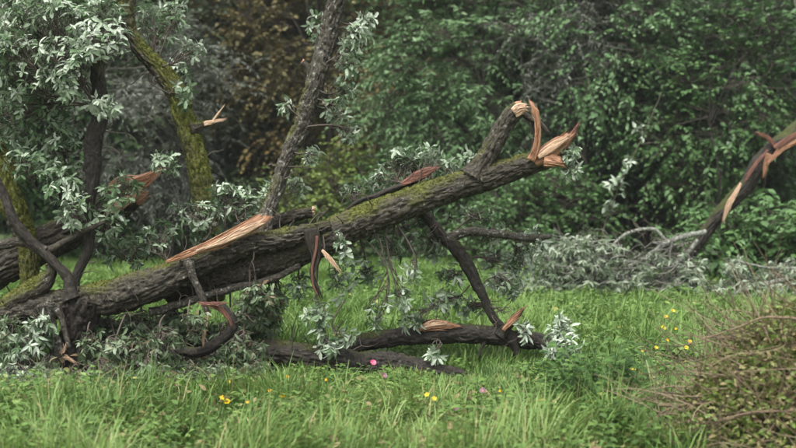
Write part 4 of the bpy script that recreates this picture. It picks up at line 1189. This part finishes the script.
# ------------------------------------------------------------------ leafy plants in the grass
def plant(name, label, cat, px, py, h, w, nst, nl, lsize, lm, seed, tpl=OVATE, group=None, partleaf=False):
    r = np.random.default_rng(seed)
    b_ = G(px, py)
    b_[2] = float(ground_z(b_[0:1], b_[1:2])[0]) - .01
    t = thing(name, label, cat, b_, group)
    for s_ in range(nst):
        a = r.uniform(0, 2 * PI)
        hh = h * r.uniform(.6, 1.05)
        base = b_ + np.array([math.cos(a), math.sin(a), 0]) * w * r.uniform(0, .4)
        top = b_ + np.array([math.cos(a) * w * r.uniform(.4, 1), math.sin(a) * w * r.uniform(.4, 1), hh])
        v = sticks(base[None], top[None], [.004], [.002], np.array([.5]), bend=r.normal(0, .03, (1, 3)), k=6, sides=5)
        so_ = mesh('stem', v[0], v[1], M['stem'], t, {'tint': v[2]})
        tl = np.linspace(.15, 1, nl)
        pos = base + (top - base) * tl[:, None] + r.normal(0, .01, (nl, 3))
        aa = np.arange(nl) * 2.2 + r.uniform(0, 6)
        X = np.stack([np.cos(aa), np.sin(aa), r.uniform(-.2, .4, nl)], -1)
        Zv = np.array([[0, -.25, 1.0]]) + rvec(nl, r) * .3
        s = lsize * r.uniform(.7, 1.2, nl)
        ti = np.clip(r.normal(.5, .2, nl), 0, 1)
        if partleaf:
            for q in range(nl):
                v = scatter(tpl, pos[q:q + 1], X[q:q + 1], Zv[q:q + 1], s[q:q + 1], ti[q:q + 1])
                mesh('leaf', v[0], v[1], M[lm], t, {'tint': v[2]})
        else:
            v = scatter(tpl, pos, X, Zv, s, ti)
            stuff(mesh('leaves', v[0], v[1], M[lm], so_, {'tint': v[2]}))
    return t


PG = 'leafy plants in the grass'
plant('seedling', 'pale lime green seedling with round leaves under the fallen trunk', 'plant', 196, 405, .17, .1, 3, 4, .085, 'bright_leaf', 1, partleaf=True)
plant('bramble', 'dark green bramble clump in the grass left of the brush heap', 'plant', 595, 428, .55, .36, 60, 14, .07, 'bramble_leaf', 2, group=PG)
plant('bramble', 'small bramble shoots in front of the bramble clump', 'plant', 606, 446, .3, .2, 26, 11, .065, 'bramble_leaf', 3, group=PG)
plant('nettle', 'green nettle patch right of the silvery leaf bunch', 'plant', 612, 410, .36, .3, 18, 11, .07, 'bramble_leaf', 4, group=PG)
plant('nettle', 'leafy green weeds around the yellow flowers at right', 'plant', 655, 365, .22, .42, 26, 8, .07, 'weed', 5, group=PG)
plant('nettle', 'leafy green weeds behind the end of the fallen log', 'plant', 600, 345, .2, .45, 22, 8, .07, 'weed', 6, group=PG)
plant('dock', 'young leafy stems in front of the fallen log end', 'plant', 470, 398, .2, .14, 8, 8, .06, 'weed', 7, group=PG)
plant('dock', 'leafy weed clump at the bottom left of the picture', 'plant', 60, 440, .2, .2, 10, 8, .07, 'weed', 8, group=PG)


plant('nettle', 'tall leafy weeds between the silvery bunch and the bramble', 'plant', 545, 405, .3, .3, 18, 9, .06, 'weed', 9, group=PG)
plant('nettle', 'leafy weed mound in the grass at bottom centre right', 'plant', 520, 436, .26, .35, 22, 9, .06, 'weed', 10, group=PG)
plant('nettle', 'low leafy weeds left of the bottom centre yellow flowers', 'plant', 360, 420, .18, .4, 24, 8, .055, 'weed', 11, group=PG)
plant('nettle', 'olive leafy weeds below the grey fallen branches', 'plant', 620, 325, .22, .7, 40, 8, .075, 'weed', 12, group=PG)
plant('nettle', 'leafy weeds below the right edge brushwood', 'plant', 730, 325, .22, .6, 34, 8, .075, 'weed', 13, group=PG)

# ------------------------------------------------------------------ wild flowers
def flower(px, py, label, group, mat='petal', d=.045, npet=5, name='buttercup', h=.24, seed=0):
    r = np.random.default_rng(seed + 900)
    y = CAM_Z
    g = G(px, py, h)
    gz = float(ground_z(g[0:1], g[1:2])[0])
    base = np.array([g[0] + r.uniform(-.02, .02), g[1] + .01, gz - .01])
    t = thing(name, label, 'flower', base, group)
    top = g
    v = sticks(base[None], (top - [0, 0, .002])[None], [.003], [.002], np.array([.5]), bend=r.normal(0, .015, (1, 3)), k=6, sides=5)
    mesh('stem', v[0], v[1], M['stem'], t, {'tint': v[2]})
    ax = nrm(np.array([r.normal(0, .25), -.7, .7]))
    U = nrm(np.cross(ax, [1, .1, 0])); Vv = np.cross(ax, U)
    PET = leaf_tpl([(0, .08), (.4, .3), (.75, .4), (1, .2)], -.15, .1)
    for k in range(npet):
        a = k * 2 * PI / npet
        X = U * math.cos(a) + Vv * math.sin(a) + ax * .25
        v = scatter(PET, top[None], X[None], ax[None], np.array([d * .55]), np.array([r.uniform(0, 1)]))
        mesh('petal', v[0], v[1], M[mat], t, {'tint': v[2]})
    a_ = np.linspace(0, 2 * PI, 8, endpoint=False)
    ring = top + (U[None] * np.cos(a_)[:, None] + Vv[None] * np.sin(a_)[:, None]) * d * .13
    V = np.concatenate([ring, ring * 0 + top + ax * d * .1 + (ring - top) * .5])
    F = np.array([(i, (i + 1) % 8, 8 + (i + 1) % 8, 8 + i) for i in range(8)] + [(8, 9, 10, 11), (8, 11, 12, 15), (12, 13, 14, 15)])
    mesh('flower_centre', V, F, M['petal_orange'], t, {'tint': np.full(16, .3)})
    return t


g1, g2 = 'yellow flowers below the fallen log', 'yellow flowers in the meadow at right'
FL = [(229, 382, 'small yellow flower beside the lime green seedling', g1, .04), (222, 398, 'yellow flower left of its close neighbour below the seedling', g1, .05), (227, 402, 'larger yellow flower low in the grass right of the seedling', g1, .06),
      (248, 402, 'small orange yellow flower between the seedling and the log', g1, .035), (270, 391, 'orange flower low before the left end of the log', g1, .04), (283, 396, 'bright yellow flower in the grass before the log', g1, .055), (287, 377, 'orange yellow flower against the dark underside of the log', g1, .045), (326, 380, 'faint orange flower below the middle of the log', g1, .035),
      (427, 395, 'yellow flower in the grass at the bottom centre', g1, .05), (434, 399, 'second yellow flower at the bottom centre, slightly lower', g1, .05), (500, 391, 'tiny yellow flower right of the log end', g1, .03),
      (673, 311, 'topmost yellow flower of the group at right', g2, .06), (666, 317, 'yellow flower just below the topmost one at right', g2, .06), (663, 328, 'large yellow flower in the middle of the right group', g2, .07), (676, 329, 'small yellow flower right of the large one at right', g2, .04), (667, 340, 'yellow flower below the large one in the right group', g2, .055),
      (656, 348, 'yellow flower lowest and leftmost of the right group', g2, .05), (686, 348, 'yellow flower lowest and rightmost of the right group', g2, .06), (690, 342, 'yellow flower above the lowest right one', g2, .05), (642, 351, 'small yellow flower left of the right group', g2, .04), (615, 351, 'lone yellow flower near the silvery leaf bunch', g2, .045),
      (633, 370, 'yellow flower of the low pair above the broken branch piece', g2, .06), (639, 374, 'lower yellow flower of the pair above the broken branch piece', g2, .06)]
for k, (px, py, lab, gr, d) in enumerate(FL):
    flower(px, py, lab, gr, 'petal_orange' if 'orange' in lab else 'petal', d * .62, seed=k, h=.2 if px < 520 else .24)
flower(373, 363, 'bright pink flower in front of the fallen log', None, 'petal_pink', .045, 7, 'pink_flower', .16, 50)
for k, (px, py, lab) in enumerate([(384, 376, 'dull mauve flower head right of the pink flower'), (455, 408, 'mauve flower head in the grass at bottom centre'), (483, 391, 'mauve flower head right of the log end')]):
    flower(px, py, lab, 'mauve flower heads in the grass', 'petal_mauve', .04, 8, 'mauve_flower', .2, 60 + k)
